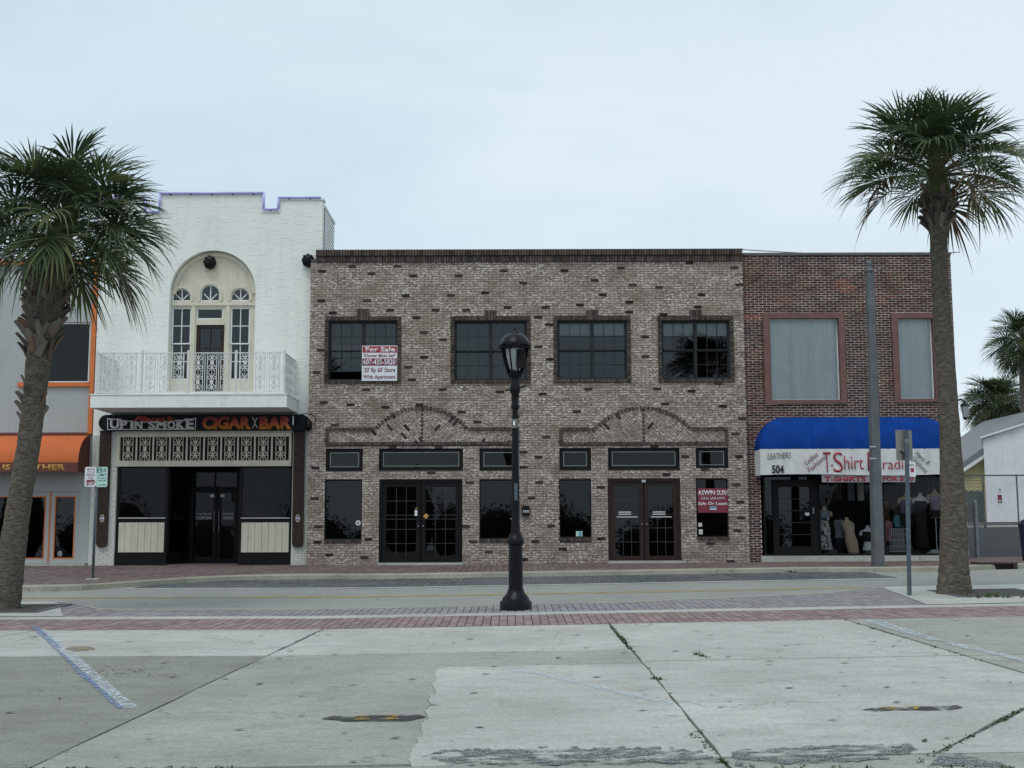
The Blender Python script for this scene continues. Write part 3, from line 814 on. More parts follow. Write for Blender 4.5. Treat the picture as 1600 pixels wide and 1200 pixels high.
weeds([(1085, 1023), (1110, 1028)], 9, .05); weeds([(1115, 1028), (1520, 1029)], 18, .02, .01, cl=6); weeds([(200, 1130), (70, 1190)], 9, .015, .006)
weeds([(0, 1200), (345, 1200)], 30, .025, .03, 4); weeds([(1100, 1200), (1450, 1200)], 22, .025, .02, 4); weeds([(1485, 1199), (1600, 1199)], 8, .03)
weeds([(1520, 934), (1590, 934)], 18, .12, .15); weeds([(1225, 893), (1250, 894)], 12, .05, .05); weeds([(1020, 1061), (1035, 1062)], 6, .04)
wm.build('weeds', 'weed', kind='stuff', fix=False)
lm = MB()
for _ in range(620):
    x, y = rng.uniform(-6.5, 8), rng.uniform(8, 16.7); a = rng.gauss(0, .5); l = rng.choice((.008, .012, .018, .03, .045)) * (.6 + y / 20); w = l * rng.uniform(.2, .5); z = zU(x, y) + .008
    ca, sa = math.cos(a), math.sin(a); k = len(lm.v)
    for (u, v, dz) in ((-l, 0, 0), (0, -w, .004), (l, 0, .006), (0, w, .002)): lm.v.append((x + u * ca - v * sa, y + u * sa + v * ca, z + dz))
    lm.f.append((k, k + 1, k + 2, k + 3))
for _ in range(160):
    x0, y0 = G(rng.gauss(195, 40), rng.gauss(1050, 5)); l = rng.uniform(.008, .03); a = rng.uniform(0, 3.1); k = len(lm.v); z = zU(x0, y0) + .008
    for (u, v) in ((-l, 0), (0, -l * .3), (l, 0), (0, l * .3)): lm.v.append((x0 + u * math.cos(a) - v * math.sin(a), y0 + u * math.sin(a) + v * math.cos(a), z))
    lm.f.append((k, k + 1, k + 2, k + 3))
lm.build('leaf_litter', 'litter', kind='stuff', fix=False)
# storm drain in the far kerb
x0, x1 = 11.28, 12.2
dm = MB(); yk = 29.78; zz = zU(11.9, 29.8) + .012
dm.box(x0, x1, yk - .10, yk + .5, zz - .005, zz + .035); dm.box(x0, x0 + .1, yk - .1, yk + .5, zz - .16, zz - .005); dm.box(x1 - .1, x1, yk - .1, yk + .5, zz - .16, zz - .005)
dr = thing('storm_drain', 'reddish brown kerb inlet at the far kerb beyond the right palm', 'storm drain', (11.9, yk, zz))
dm.build('frame', 'inlet', dr); bx('opening', 'dark_frame', dr, x0 + .1, x1 - .1, yk - .06, yk + .4, zz - .155, zz - .006)

# ================================================================== BUILDINGS
DW, DG, DR = D + .25, D + .32, D + .12
# ------------------------------------------------------------------ grey brown brick building in the middle
XL, XR = F(478, 870)[0], F(1172, 870)[0]
ZT = F(830, 390)[1]; ZCB = F(830, 409.5)[1]
bb = thing('brick_building', 'two storey grey brown brick building with dark brick trim and four upper windows', 'building', ((XL + XR) / 2, D, 0))
up = [FR(513, 501, 621, 594), FR(710, 501, 823, 594), FR(871, 500.5, 980, 592), FR(1034, 500.5, 1141, 592)]
low_w = [FR(507, 749.5, 565.5, 843), FR(749, 749.5, 808, 842), FR(874, 749, 924, 840), FR(1088, 748, 1138, 839)]
trans = [FR(509, 700.5, 567, 736), FR(592, 700, 723.5, 735), FR(749, 700, 808, 735), FR(874, 699.5, 923.5, 734.5), FR(950, 699, 1062, 734), FR(1087, 698.5, 1138, 733)]
doors = [FR(592, 749.5, 722.5, 879), FR(950, 748.5, 1064, 876.5)]
doors = [(a, b, zU((a + b) / 2, D) + .05, d) for a, b, c, d in doors]
holes = up + low_w + trans + doors
hp = [rect(*h) for h in holes]
S = .105                                    # height of the trim bricks
def arch_poly(xl, xr, xa, xb, zb, zs, zt):  # outline of the arched panel: flat shoulders and a segmental arch
    w = (xb - xa) / 2; h = zt - zs; r = (w * w + h * h) / (2 * h); cx = (xa + xb) / 2; cz = zt - r; th = math.degrees(math.asin(w / r))
    a = arc(cx, cz, r, 90 - th, 90 + th, 28)
    return [(xl, zb), (xr, zb), (xr, zs)] + a + [(xl, zs)]
arches = []
for (pl, pr, pa, pb, pc) in ((508, 811, 586, 731, 659), (873.5, 1138, 929, 1080, 1005)):
    zb = F(pc, 695.5)[1]; zs = F(pc, 668.5)[1]; zt = F(pc, 635.5)[1]
    arches.append(arch_poly(F(pl, 680)[0], F(pr, 680)[0], F(pa, 668)[0], F(pb, 668)[0], zb, zs, zt))
z_base = -.12
MB().plate(rect(XL, XR, z_base, ZCB + .1), hp, D + .014, D + .30).build('wall', 'grey_mortar', bb)
wall = bb.children[0]
rng = random.Random(11)
trim_o = [(a - S, b + S, c - S, d + S) for a, b, c, d in up]
kst = [((a + b) / 2 - .165, (a + b) / 2 + .165, d, d + .30) for a, b, c, d in up]
cut = hp + [rect(*t) for t in trim_o] + [rect(*k) for k in kst] + arches + [rect(a, b, c - S, c) for a, b, c, d in low_w]
cs = courses(XL, XR, z_base, ZCB, .0705, .214, .010, cut, rng)
full = [i for i, c in enumerate(cs) if c[1] - c[0] > .195]
# the odd dark bricks that stand proud, evenly strewn
dark = []
order = full[:]; rng.shuffle(order)
for i in order:
    c = cs[i]; cx, cz = (c[0] + c[1]) / 2, (c[2] + c[3]) / 2
    if all(((cx - e[0]) / 1.35) ** 2 + ((cz - e[1]) / .62) ** 2 > rng.uniform(.12, .55) for e in dark): dark.append((cx, cz, i))
    if len(dark) >= 112: break
dk = set(e[2] for e in dark)
m = MB()
for i, c in enumerate(cs):
    if i in dk: continue
    j = rng.uniform(-.004, .003); m.box(c[0], c[1], D + j, D + .02, c[2], c[3], skip='k')
m.build('brick_courses', 'grey_brick', wall, kind='stuff')
bl_, bh_ = .204, .0605
bm_ = bpy.data.meshes.new('brick')
tmp = MB().box(-bl_ / 2, bl_ / 2, -.022, .014, -bh_ / 2, bh_ / 2)
bm_.from_pydata(tmp.v, [], tmp.f)
for cx, cz, i in dark: shared('brick', bm_, 'dark_brick', wall, (cx, D + rng.uniform(-.003, .004), cz), (0, rng.uniform(-.03, .03), rng.uniform(-.02, .02)))
# chevron bricks in the arched panels
m = MB(); md_ = MB()
for P in arches:
    xs = [p[0] for p in P]; zs_ = [p[1] for p in P]; cx = (min(xs) + max(xs)) / 2; z0, z1 = min(zs_), max(zs_)
    for sgn in (-1, 1):
        t = Vector((sgn * .66, 0, .75)).normalized(); n_ = Vector((-t.z, 0, t.x)) * (1 if sgn > 0 else -1)
        for row in range(-75, 75):
            for col in range(-30, 30):
                c = Vector((cx, 0, z0)) + t * (col * .214 + (.107 if row % 2 else 0)) + n_ * (row * .0705)
                if abs(c.x - cx) > 3 or c.z < z0 - .2 or c.z > z1 + .2: continue
                ss = [s for s in [-.102 + .204 * q / 12 for q in range(13)] if (c + t * s).x * sgn > cx * sgn + .022 and inside(P, (c + t * s).x, (c + t * s).z)]
                if len(ss) < 2: continue
                mid = c + t * ((ss[0] + ss[-1]) / 2)
                dkb = rng.random() < .035
                (md_ if dkb else m).obox((mid.x, D + (.004 if dkb else .012) + rng.uniform(-.003, .003), mid.z), t * ((ss[-1] - ss[0]) / 2), (0, .012, 0), n_ * .0302)
m.build('chevron_bricks', 'grey_brick', wall, kind='stuff')
md_.build_each('brick', 'dark_brick', wall)
# trim bricks: soldier rows round the windows, arches, sills and the cornice
sm = bpy.data.meshes.new('brick'); tmp = MB().box(-.029, .029, -.034, .014, -S / 2 + .004, S / 2 - .004); sm.from_pydata(tmp.v, [], tmp.f)
ks = bpy.data.meshes.new('brick'); tmp = MB().box(-.033, .033, -.042, .014, -.145, .145); ks.from_pydata(tmp.v, [], tmp.f)
tm = MB()
def soldiers(p, q, side, single=False, pitch=.0755):     # a row from p to q; side: offset of its middle line to the left of travel
    p, q = Vector((p[0], 0, p[1])), Vector((q[0], 0, q[1])); t = (q - p); L = t.length; t.normalize(); nn = Vector((-t.z, 0, t.x))
    k = max(1, round(L / pitch))
    for i in range(k):
        c = p + t * (L * (i + .5) / k) + nn * side
        if single: shared('brick', sm, 'trim_brick', wall, (c.x, D + rng.uniform(-.003, .003), c.z), (0, -math.atan2(t.z, t.x), 0))
        else: tm.obox((c.x, D - .02 + rng.uniform(-.006, .006), c.z), t * (L / k / 2 - .009), (0, .022, 0), nn * (S / 2 - .004))
for (a, b, c, d), kk in zip(up, kst):
    mid = (a + b) / 2
    soldiers((a - S, d), (mid - .165, d), S / 2); soldiers((mid + .165, d), (b + S, d), S / 2)
    soldiers((a - S, c - S), (b + S, c - S), S / 2)
    soldiers((a, c), (a, d), S / 2); soldiers((b, d), (b, c), S / 2)
    for i in range(4): shared('brick', ks, 'trim_brick', wall, (mid + (i - 1.5) * .0825, D, d + .155), (0, (i - 1.5) * .06, 0))
for a, b, c, d in low_w: soldiers((a, c - S), (b, c - S), S / 2, True)
for P in arches:
    soldiers(P[0], P[1], S / 2 - .01)
    top = P[2:]
    soldiers((P[1][0], P[1][1] + S), (P[2][0], P[2][1] - S * .0), S / 2 - .0)
    soldiers((P[-1][0], P[-1][1] - S), (P[0][0], P[0][1] + S), S / 2)
    soldiers(P[2], P[3], S / 2 - .02); soldiers(P[-2], P[-1], S / 2 - .02)
    ar = P[3:-1]
    for i in range(0, len(ar) - 1): soldiers(ar[i], ar[i + 1], S / 2 - .02, True)
zc = (ZCB + ZT) / 2
XC0 = F(494, 400)[0]
for x0 in (0,):
    k = round((XR - XC0) / .0755); w = (XR - XC0) / k
    for i in range(k):
        x = XC0 + i * w
        tm.box(x + .009, x + w - .009, D - .05 + rng.uniform(-.004, .004), D + .02, ZCB + .004, zc - .012)
        tm.box(x + .009, x + w - .009, D - .085 + rng.uniform(-.005, .005), D + .02, zc + .004, ZT - .022 + rng.uniform(-.004, .004))
tm.build('trim_bricks', 'trim_brick', wall, kind='stuff')
MB().box(XC0, XR, D + .014, D + .30, ZCB + .1, ZT - .03).build('cornice_core', 'grey_mortar', bb)
MB().box(XC0 - .01, XR + .01, D - .065, D + .32, ZT - .02, ZT).build('coping', 'roof', bb)
shell(bb, XL + .02, XR - .02, D + .30, D + 15, z_base, ZT - .04, 'grey_mortar')
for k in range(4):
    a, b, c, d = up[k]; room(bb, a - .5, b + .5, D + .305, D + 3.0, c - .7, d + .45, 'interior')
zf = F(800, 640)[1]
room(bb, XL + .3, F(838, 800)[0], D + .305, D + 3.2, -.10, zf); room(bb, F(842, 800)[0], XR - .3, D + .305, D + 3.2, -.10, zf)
# upper windows: two hung sashes, three by four lights in each
names = ('leftmost upper window with its lower left sash raised', 'upper window behind the street lamp', 'upper window with half drawn pale blind', 'rightmost upper window with pale blind')
for k, (a, b, c, d) in enumerate(up):
    mid = (a + b) / 2; e = .035
    for s in (0, 1):
        x0, x1 = (a + e, mid - .02) if s == 0 else (mid + .02, b - e)
        zm = (c + d) / 2
        zl = c + e + (.22 if (k == 0 and s == 0) else 0)
        window(bb, x0, x1, zm - .01, d - e, D + .10, 3, 2, .03, .014, 'bronze_frame', 'glass')
        if k == 3 and s == 0: window(bb, x0, x1, zl, zm + (zl - c - e) - .012, D + .15, 1, 1, .03, .014, 'bronze_frame', 'glass')
        else: window(bb, x0, x1, zl, zm + (zl - c - e) - .012, D + .15, 3, 2, .03, .014, 'bronze_frame', 'glass')
    MB().plate(rect(a, b, c, d), [rect(a + e, mid - .02, c + e, d - e), rect(mid + .02, b - e, c + e, d - e)], D + .07, D + .21).build('window_frame', 'bronze_frame', bb)
    if k >= 2:
        for s in (0, 1):
            x0, x1 = (a + e, mid - .02) if s == 0 else (mid + .02, b - e)
            zz = d - (.40 if k == 2 else .43)
            bx('blind', 'shade', bb, x0, x1, D + .235, D + .245, zz, d - .02)
    else: bx('blind', 'interior_grey', bb, a, b, D + .5, D + .51, c + (.55 if k == 0 else 0), d)
for k, (a, b, c, d) in enumerate(low_w):
    window(bb, a, b, c, d, D + .06, 1, 1, .03, .01, 'dark_frame', 'glass_dark')
for k, (a, b, c, d) in enumerate(trans):
    w = window(bb, a, b, c, d, D + .05, 1, 1, .09, .01, 'dark_frame', 'glass_dark', name='transom_window')
    e = .115; f_ = .018
    MB().plate(rect(a + e, b - e, c + e, d - e), [rect(a + e + f_, b - e - f_, c + e + f_, d - e - f_)], D + .048, D + .075).build('pale_bead', 'bead', w)
def double_door(x0, x1, z0, z1, mat, rail):
    MB().plate(rect(x0, x1, z0, z1), [rect(x0 + .07, x1 - .07, z0 + .02, z1 - .07)], D + .04, D + .16).build('door_frame', mat, bb)
    mid = (x0 + x1) / 2
    for s in (0, 1):
        a, b = (x0 + .075, mid - .012) if s == 0 else (mid + .012, x1 - .075)
        dr_ = window(bb, a, b, z0 + .025, z1 - .075, D + .07, 1, 1, .12, .014, mat, 'glass_dark', name='door')
        gb = MB(); g0, g1, h0, h1 = a + .12, b - .12, z0 + .145, z1 - .195
        for i in (1, 2): gb.box(g0 + (g1 - g0) * i / 3 - .008, g0 + (g1 - g0) * i / 3 + .008, D + .082, D + .092, h0, h1)
        for j in range(1, 5): gb.box(g0, g1, D + .083, D + .091, h0 + (h1 - h0) * j / 5 - .008, h0 + (h1 - h0) * j / 5 + .008)
        gb.build('glazing_bar', 'door_bar', dr_)
        hx_ = b - .055 if s == 0 else a + .055
        MB().lathe(hx_, D + .045, [(.016, z0 + .98), (.024, z0 + .995), (.024, z0 + 1.02), (.014, z0 + 1.03)], 12).build('handle', 'galvanised', dr_, smooth=True)
        if rail: MB().box(g0 + .05, g1 - .05, D + .045, D + .06, z0 + 1.2, z0 + 1.225).box(g0 + .1, g0 + .45, D + .04, D + .055, z0 + 1.27, z0 + 1.30).box(g0 + .1, g0 + .45, D + .041, D + .055, z0 + 1.33, z0 + 1.36).build_each('push_bar', 'sign_silver', dr_)
        else: MB().box(g0 - .1, g1 + .1, D + .05, D + .064, z0 + 1.19, z0 + 1.215).build('push_bar', 'bronze_frame', dr_)
    bx('threshold', 'concrete_light', bb, x0 - .02, x1 + .02, D - .06, D + .12, z0 - .12, z0 + .012)
double_door(*doors[0], 'dark_frame', False); double_door(*doors[1], 'brown_frame', True)
a, b, c, d = doors[1]
st = bx('door_sign', 'sign_white', bb, (a + b) / 2 - .05, (a + b) / 2 + .05, D + .028, D + .038, d - .09, d - .02); text('505', (a + b) / 2 - .04, (a + b) / 2 + .04, d - .07, d - .04, D + .0275, 'black_ink', st, bold=.02)
# stickers on the glass
def sticker(px0, py0, px1, py1, mat, name='sticker', y=D + .055, parent=bb):
    a, b, c, d = FR(px0, py0, px1, py1, y); return bx(name, mat, parent, a, b, y, y + .003, c, d)
sticker(648, 797, 652, 806, 'sign_white', y=D + .06); sticker(649, 793.5, 652, 795, 'gold_letter', y=D + .06)
q = F(665.5, 806.5, D + .06); MB().obox((q[0], D + .06, q[1]), (.04, 0, .04), (0, .002, 0), (-.04, 0, .04)).build('sticker', 'gold_letter', bb)
q = F(559.5, 817, D + .05); MB().lathe(0, 0, [(.001, 0), (.07, 0), (.07, .004), (.001, .004)], 20)
mm_ = MB(); mm_.plate(arc(q[0], q[1], .07, 0, 342, 19), [], D + .055, D + .06); mm_.build('sticker', 'sign_white', bb)
mm_ = MB(); mm_.plate(arc(q[0], q[1], .03, 0, 342, 19), [], D + .052, D + .0545); mm_.build('sticker', 'black_ink', bb)
sticker(900, 830, 910, 838, 'sign_mint'); sticker(904, 830.5, 909, 837.5, 'cloth_blue', y=D + .052)
sticker(1091, 817, 1097, 823, 'sign_silver'); sticker(1092, 827, 1098, 835, 'sign_silver')
# mailbox and number
a, b, c, d = FR(815.5, 790, 827.5, 806)
mb = thing('mailbox', 'black wall mailbox with white number label right of the street lamp', 'mailbox', ((a + b) / 2, D, c))
MB().plate([(a, c), (b, c), (b, d - .03), (b - .02, d), (a + .02, d), (a, d - .03)], [], D - .10, D - .002).build('body', 'black_metal', mb, bevel=.008)
bx('flap', 'dark_frame', mb, a + .01, b - .01, D - .112, D - .10, d - .09, d - .05)
bx('label_plate', 'sign_white', mb, a + .035, b - .03, D - .106, D - .1005, c + .09, c + .15)
text('503', a + .05, b - .045, c + .1, c + .14, D - .1065, 'black_ink', mb.children[-1], bold=.02)
# for sale sign
a, b, c, d = FR(565.5, 540, 620.5, 595, D - .06)
fs = thing('for_sale_sign', 'white and maroon for sale sign hung over the leftmost upper window', 'sign', ((a + b) / 2, D - .06, c))
bx('board', 'sign_white', fs, a, b, D - .06, D - .045, c, d)
H, W = d - c, b - a
board = fs.children[0]
bx('band', 'sign_red', fs, a + .015, b - .008, D - .064, D - .0602, d - .20 * H, d - .02 * H); bx('band', 'sign_maroon', fs, a + .012, b - .008, D - .064, D - .0602, d - .57 * H, d - .365 * H)
for (s, u0, u1, v0, v1, mt, bo, sh) in (('For Sale', .1, .94, .18, .04, 'sign_white', .03, 0), ('"Owner Must Sell"', .04, .97, .33, .235, 'maroon_ink', .02, .3), ('607-435-5820', .04, .95, .545, .39, 'sign_white', .02, 0), ("20' By 60' Store", .06, .95, .795, .62, 'maroon_ink', .02, 0), ('With Apartment', .04, .96, .975, .83, 'maroon_ink', .02, 0)):
    text(s, a + u0 * W, a + u1 * W, d - v0 * H, d - v1 * H, D - .0645 if mt == 'sign_white' else D - .0605, mt, fs, bold=bo, shear=sh, th=.003)
# sale or lease sign in the right shop window
yS = D + .075
a, b, c, d = FR(1090, 763, 1137, 801, yS)
ls = thing('lease_sign', 'maroon sale or lease sign behind the right shop window', 'sign', ((a + b) / 2, yS - .03, c))
y_ = D + .052
bx('board', 'sign_maroon', ls, a, b, y_, y_ + .008, c, d); H, W = d - c, b - a
for (s, u0, u1, v0, v1, mt, bo) in (('ASWIN SURI', .01, .99, .29, .08, 'sign_white', .02), ('(386) 688-6999', .1, .9, .5, .36, 'sign_silver', .01), ('Sale Or Lease', .01, .99, .69, .56, 'sign_white', .02)):
    text(s, a + u0 * W, a + u1 * W, d - v0 * H, d - v1 * H, y_ - .0005, mt, ls, bold=bo, th=.002)
bx('logo_plate', 'cloth_blue', ls, a + .4 * W, a + .62 * W, y_ - .003, y_ - .0005, d - .88 * H, d - .74 * H)
bx('logo_bar', 'sign_white', ls, a + .4 * W, a + .62 * W, y_ - .0045, y_ - .0032, d - .88 * H, d - .84 * H)

# ------------------------------------------------------------------ white stucco building
y = DW
WXL, WXR = -11.75, F(504, 330, DW)[0]
zt_c = F(331, 303, y)[1]; zt_n = F(423, 329, y)[1]; zt_r = F(470, 310, y)[1]; zt_nl = F(241, 333, y)[1]
c0, c1 = F(252, 310, y)[0], F(411, 310, y)[0]; n1 = F(437, 320, y)[0]; n0 = F(229, 325, y)[0]
wb = thing('white_building', 'white stucco building with stepped parapet and arched balcony window', 'building', ((WXL + WXR) / 2, DW, 0))
AX0, AX1 = F(262, 560, y)[0], F(397, 560, y)[0]; ACX, AR = (AX0 + AX1) / 2, (AX1 - AX0) / 2
AZ = F(329, 391, y)[1] - AR; AZ0 = F(329, 612, y)[1]
arch_hole = [(AX0, AZ0), (AX1, AZ0)] + arc(ACX, AZ, AR, 0, 180, 28)
SX0, SX1 = F(180, 810, y)[0], F(455.5, 810, y)[0]; SZ1 = F(320, 734, y)[1]
FZ0, FZ1 = F(320, 722, y)[1], F(320, 676, y)[1]
outer = [(WXL, -.12), (SX0, -.12), (SX0, FZ1 + .04), (SX1, FZ1 + .04), (SX1, -.12), (WXR, -.12), (WXR, zt_r), (n1, zt_r), (n1, zt_n), (c1, zt_n), (c1, zt_c), (c0, zt_c), (c0, zt_nl), (n0, zt_nl), (n0, zt_r), (WXL, zt_r)]
MB().plate(outer, [arch_hole], y, y + .30).build('wall', 'stucco_white', wb)
wwall = wb.children[0]
# parapet depth behind the crest, purple neon along its edge
tubes = [(WXL + .05, zt_r + .035), (n0 - .02, zt_r + .035), (n0 - .02, zt_nl + .05), (c0 - .03, zt_nl + .05), (c0 - .03, zt_c + .035), (c1 + .03, zt_c + .035), (c1 + .03, zt_n + .05), (n1 - .03, zt_n + .05), (n1 - .03, zt_r + .035), (WXR - .05, zt_r + .035)]
nt_ = MB()
for p, q in zip(tubes, tubes[1:]): nt_.tube([(p[0], y - .04, p[1] - .02), (q[0], y - .04, q[1] - .02)], .036, 8)
neon = nt_.build_each('neon_tube', 'neon_tube', wb, smooth=True)
cl = MB()
for p, q in zip(tubes, tubes[1:]):
    L = math.hypot(q[0] - p[0], q[1] - p[1]); k = max(1, int(L / .5))
    for i in range(k):
        t = (i + .5) / k; cl.box(p[0] + (q[0] - p[0]) * t - .02, p[0] + (q[0] - p[0]) * t + .02, y - .06, y, p[1] + (q[1] - p[1]) * t - .07, p[1] + (q[1] - p[1]) * t - .0)
cl.build_each('tube_clip', 'dark_frame', wb)
lip = MB()
for a, b, z in ((c1, n1, zt_n), (n0, c0, zt_nl), (n1, WXR + .02, zt_r)): lip.box(a - .04, b + .02, y - .03, y + .33, z - .06, z + .004)
lip.build_each('coping', 'white_paint', wb)
# side wall with lap siding, roof, rooms
sy1 = y + 14
MB().box(WXL, WXL + .2, y + .3, sy1, -.12, zt_r - .25).box(WXL + .2, WXR - .2, sy1 - .2, sy1, -.12, zt_r - .4).box(WXR - .2, WXR, y + .3, y + 2.2, -.12, zt_r - .15).build('side_wall', 'white_paint', wb)
sd_ = MB(); z = ZT - .3; zs_top = zt_r - .2
while z < zs_top:
    n = len(sd_.v); sd_.v += [(WXR + .028, y + .3, z), (WXR + .028, y + 2.2, z), (WXR + .006, y + 2.2, z + .11), (WXR + .006, y + .3, z + .11), (WXR, y + .3, z), (WXR, y + 2.2, z)]
    sd_.f += [(n, n + 1, n + 2, n + 3), (n + 4, n + 5, n + 1, n)]; z += .11
sd_.build('siding', 'white_paint', wb)
MB().box(WXR - .22, WXR + .04, y + .3, y + 2.25, zs_top, zs_top + .07).build('coping', 'white_paint', wb)
MB().box(WXL + .2, WXR - .2, y + .3, sy1 - .2, zt_n - 1.1, zt_n - .95).build('roof', 'roof', wb)
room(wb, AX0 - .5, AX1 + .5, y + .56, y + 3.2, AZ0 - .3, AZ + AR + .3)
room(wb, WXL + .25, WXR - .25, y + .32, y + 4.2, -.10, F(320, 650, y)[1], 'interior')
# arched bay: cream panel set back, with openings
yp = y + .22
def half(px0, px1, pt, pb):
    a, b = F(px0, (pt + pb) / 2, yp)[0], F(px1, (pt + pb) / 2, yp)[0]; zb = F((px0 + px1) / 2, pb, yp)[1]; zt_ = F((px0 + px1) / 2, pt, yp)[1]
    return [(a, zb), (b, zb)] + arc((a + b) / 2, zt_ - (b - a) / 2 * 1.0, (b - a) / 2, 0, 180, 14)
fans = [half(269.5, 298.5, 450.5, 470.5), half(313.5, 343.5, 444.5, 470.5), half(360.5, 390.5, 450, 470)]
sw = [FR(267.5, 480.5, 297.5, 593, yp), FR(359.5, 480.5, 389.5, 593, yp)]
tr_ = FR(307.5, 481.5, 348, 498.5, yp); dd = FR(305.5, 507.5, 349.5, 613, yp)
dd = (dd[0], dd[1], AZ0 + .02, dd[3])
panel = [(AX0 - .05, AZ0 + .0), (AX1 + .05, AZ0 + .0)] + arc(ACX, AZ, AR + .05, 0, 180, 28)
MB().plate(panel, fans + [rect(*s) for s in sw] + [rect(*tr_), rect(*dd)], yp, yp + .12).build('arch_panel', 'cream', wb)
ap = wb.children[-1]
mo = MB()
mo.plate([(p[0], p[1]) for p in arc(ACX, AZ, AR - .03, 0, 180, 28)] + arc(ACX, AZ - .0, AR - .14, 180, 0, 28), [], yp - .05, yp)
zc_ = F(329, 475.5, yp)[1]
mo.box(AX0 + .02, AX1 - .02, yp - .05, yp, zc_ - .04, zc_ + .05)
for px in (301, 355): q = F(px, 540, yp)[0]; mo.box(q - .055, q + .055, yp - .035, yp, AZ0, zc_ - .04)
for f_ in fans:
    a, b = f_[0][0], f_[1][0]; c = (a + b) / 2; r = (b - a) / 2; zcn = f_[2][1]
    mo.plate(arc(c, zcn, r + .075, 0, 180, 16) + [(a - .075, f_[0][1]), (a - .0, f_[0][1])] + arc(c, zcn, r, 180, 0, 16) + [(b, f_[0][1]), (b + .075, f_[0][1])], [], yp - .04, yp)
mo.build_each('moulding', 'cream', wb)
for f_ in fans:
    a, b = f_[0][0], f_[1][0]; c = (a + b) / 2; r = (b - a) / 2; zb = f_[0][1]; zcn = f_[2][1]
    inner = [(a + .03, zb + .03), (b - .03, zb + .03)] + arc(c, zcn, r - .03, 0, 180, 14)
    w = MB().plate(f_, [inner], yp + .03, yp + .09).build('fan_window', 'white_paint', wb)
    gbm = MB()
    for an in (90, 45, 135):
        L = r - .01 if an != 90 else (zcn + r - zb - .02); dx, dz = math.cos(R(an)), math.sin(R(an))
        gbm.obox((c + dx * L / 2, yp + .055, zb + .03 + dz * L / 2), Vector((dx, 0, dz)) * L / 2, (0, .015, 0), Vector((-dz, 0, dx)) * .013)
    gbm.build('glazing_bar', 'white_paint', w)
    MB().plate(inner, [], yp + .06, yp + .064).build('pane', 'glass', w)
for a, b, c, d in sw:
    zm = (c + d) / 2
    window(wb, a, b, zm - .02, d, yp + .03, 2, 2, .035, .022, 'white_paint', 'glass'); window(wb, a, b, c, zm + .015, yp + .07, 2, 2, .035, .022, 'white_paint', 'glass')
window(wb, *tr_, yp + .03, 1, 1, .03, .02, 'white_paint', 'glass', name='transom_window')
window(wb, *dd, yp + .03, 2, 3, .10, .03, 'brown_frame', 'glass', name='door')
# balcony
yb_ = 32.3
BX0, BX1 = F(141, 626, yb_)[0], F(448, 626, yb_)[0]; bz0, bz1 = F(320, 636.5, yb_)[1], F(320, 617, yb_)[1]
bal = MB().box(BX0, BX1, yb_, y - .002, bz0, bz1).build('balcony', 'white_paint', wb)
MB().box(BX0 - .02, BX1 + .02, yb_ - .02, y - .003, bz1 + .002, bz1 + .035).build('balcony_lip', 'white_paint', bal)
rz1, rz0 = F(300, 551, yb_)[1], F(300, 612, yb_)[1]
yr = yb_ + .06
posts = [F(p, 580, yr)[0] for p in (151, 221.5, 294, 368.5, 444)]
pm_ = MB()
for p in posts: pm_.box(p - .03, p + .03, yr - .03, yr + .03, bz1 + .035, rz1 + .07)
pm_.box(posts[0] - .03, posts[0] + .03, y - .10, y - .04, bz1 + .035, rz1 + .05); pm_.box(posts[-1] - .03, posts[-1] + .03, y - .10, y - .04, bz1 + .035, rz1 + .05)
pm_.build_each('post', 'iron_white', bal)
rl = MB()
for z in (rz1, rz0): rl.box(posts[0], posts[-1], yr - .018, yr + .018, z - .012, z + .012); rl.box(posts[0] - .018, posts[0] + .018, yr + .03, y - .05, z - .013, z + .013); rl.box(posts[-1] - .018, posts[-1] + .018, yr + .03, y - .05, z - .013, z + .013)
rl.build_each('rail', 'iron_white', bal)
def scroll_mesh(name, w, h, r=.011, bars=True, units=2):
    m = MB(); uh = h / units
    for u in range(units):
        cz = -h / 2 + uh * (u + .5)
        for sx in (-1, 1):
            for sz in (-1, 1):
                pts = []
                for i in range(13):
                    t = i / 12; a = R(-60 + 330 * t); rr = w * .23 * (1 - .6 * t)
                    pts.append((sx * (w * .22 + rr * math.cos(a)), 0, cz + sz * (uh * .24 + rr * math.sin(a) * .9)))
                m.tube(pts, r * .9, 5)
                m.tube([(sx * w * .04, 0, cz + sz * uh * .05), (sx * w * .2, 0, cz + sz * uh * .12), (sx * w * .30, 0, cz + sz * uh * .2)], r, 5)
                m.tube([(0, 0, cz + sz * uh * .12), (sx * w * .1, 0, cz + sz * uh * .32), (sx * w * .36, 0, cz + sz * uh * .47)], r, 5)
        m.obox((0, 0, cz), Vector((w * .17, 0, 0)) + Vector((0, 0, 0)), (0, .008, 0), (0, 0, uh * .07))
        m.obox((0, 0, cz), (w * .10, 0, uh * .06), (0, .0085, 0), (-w * .10, 0, uh * .06))
        m.tube([(0, 0, cz - uh * .5), (0, 0, cz + uh * .5)], r * .8, 5)
    if bars:
        for sx in (-1, 1): m.box(sx * w / 2 - .009, sx * w / 2 + .009, -.009, .009, -h / 2, h / 2)
    me = bpy.data.meshes.new(name); me.from_pydata(m.v, [], m.f); return me
RH = rz1 - rz0
s1 = scroll_mesh('scroll_panel', .25, RH, .0105, True, 2)
for px in (168, 184.5, 205, 235, 257, 279, 309.5, 331, 352, 382.5, 406.5, 428):
    shared('scroll_panel', s1, 'iron_white', bal, (F(px, 580, yr)[0], yr, (rz0 + rz1) / 2))
bars = MB()
for px in (159, 176, 195, 213, 228, 246, 268, 287, 301, 320, 341.5, 361, 375, 394, 417, 437): q = F(px, 580, yr)[0]; bars.box(q - .008, q + .008, yr - .008, yr + .008, rz0, rz1)
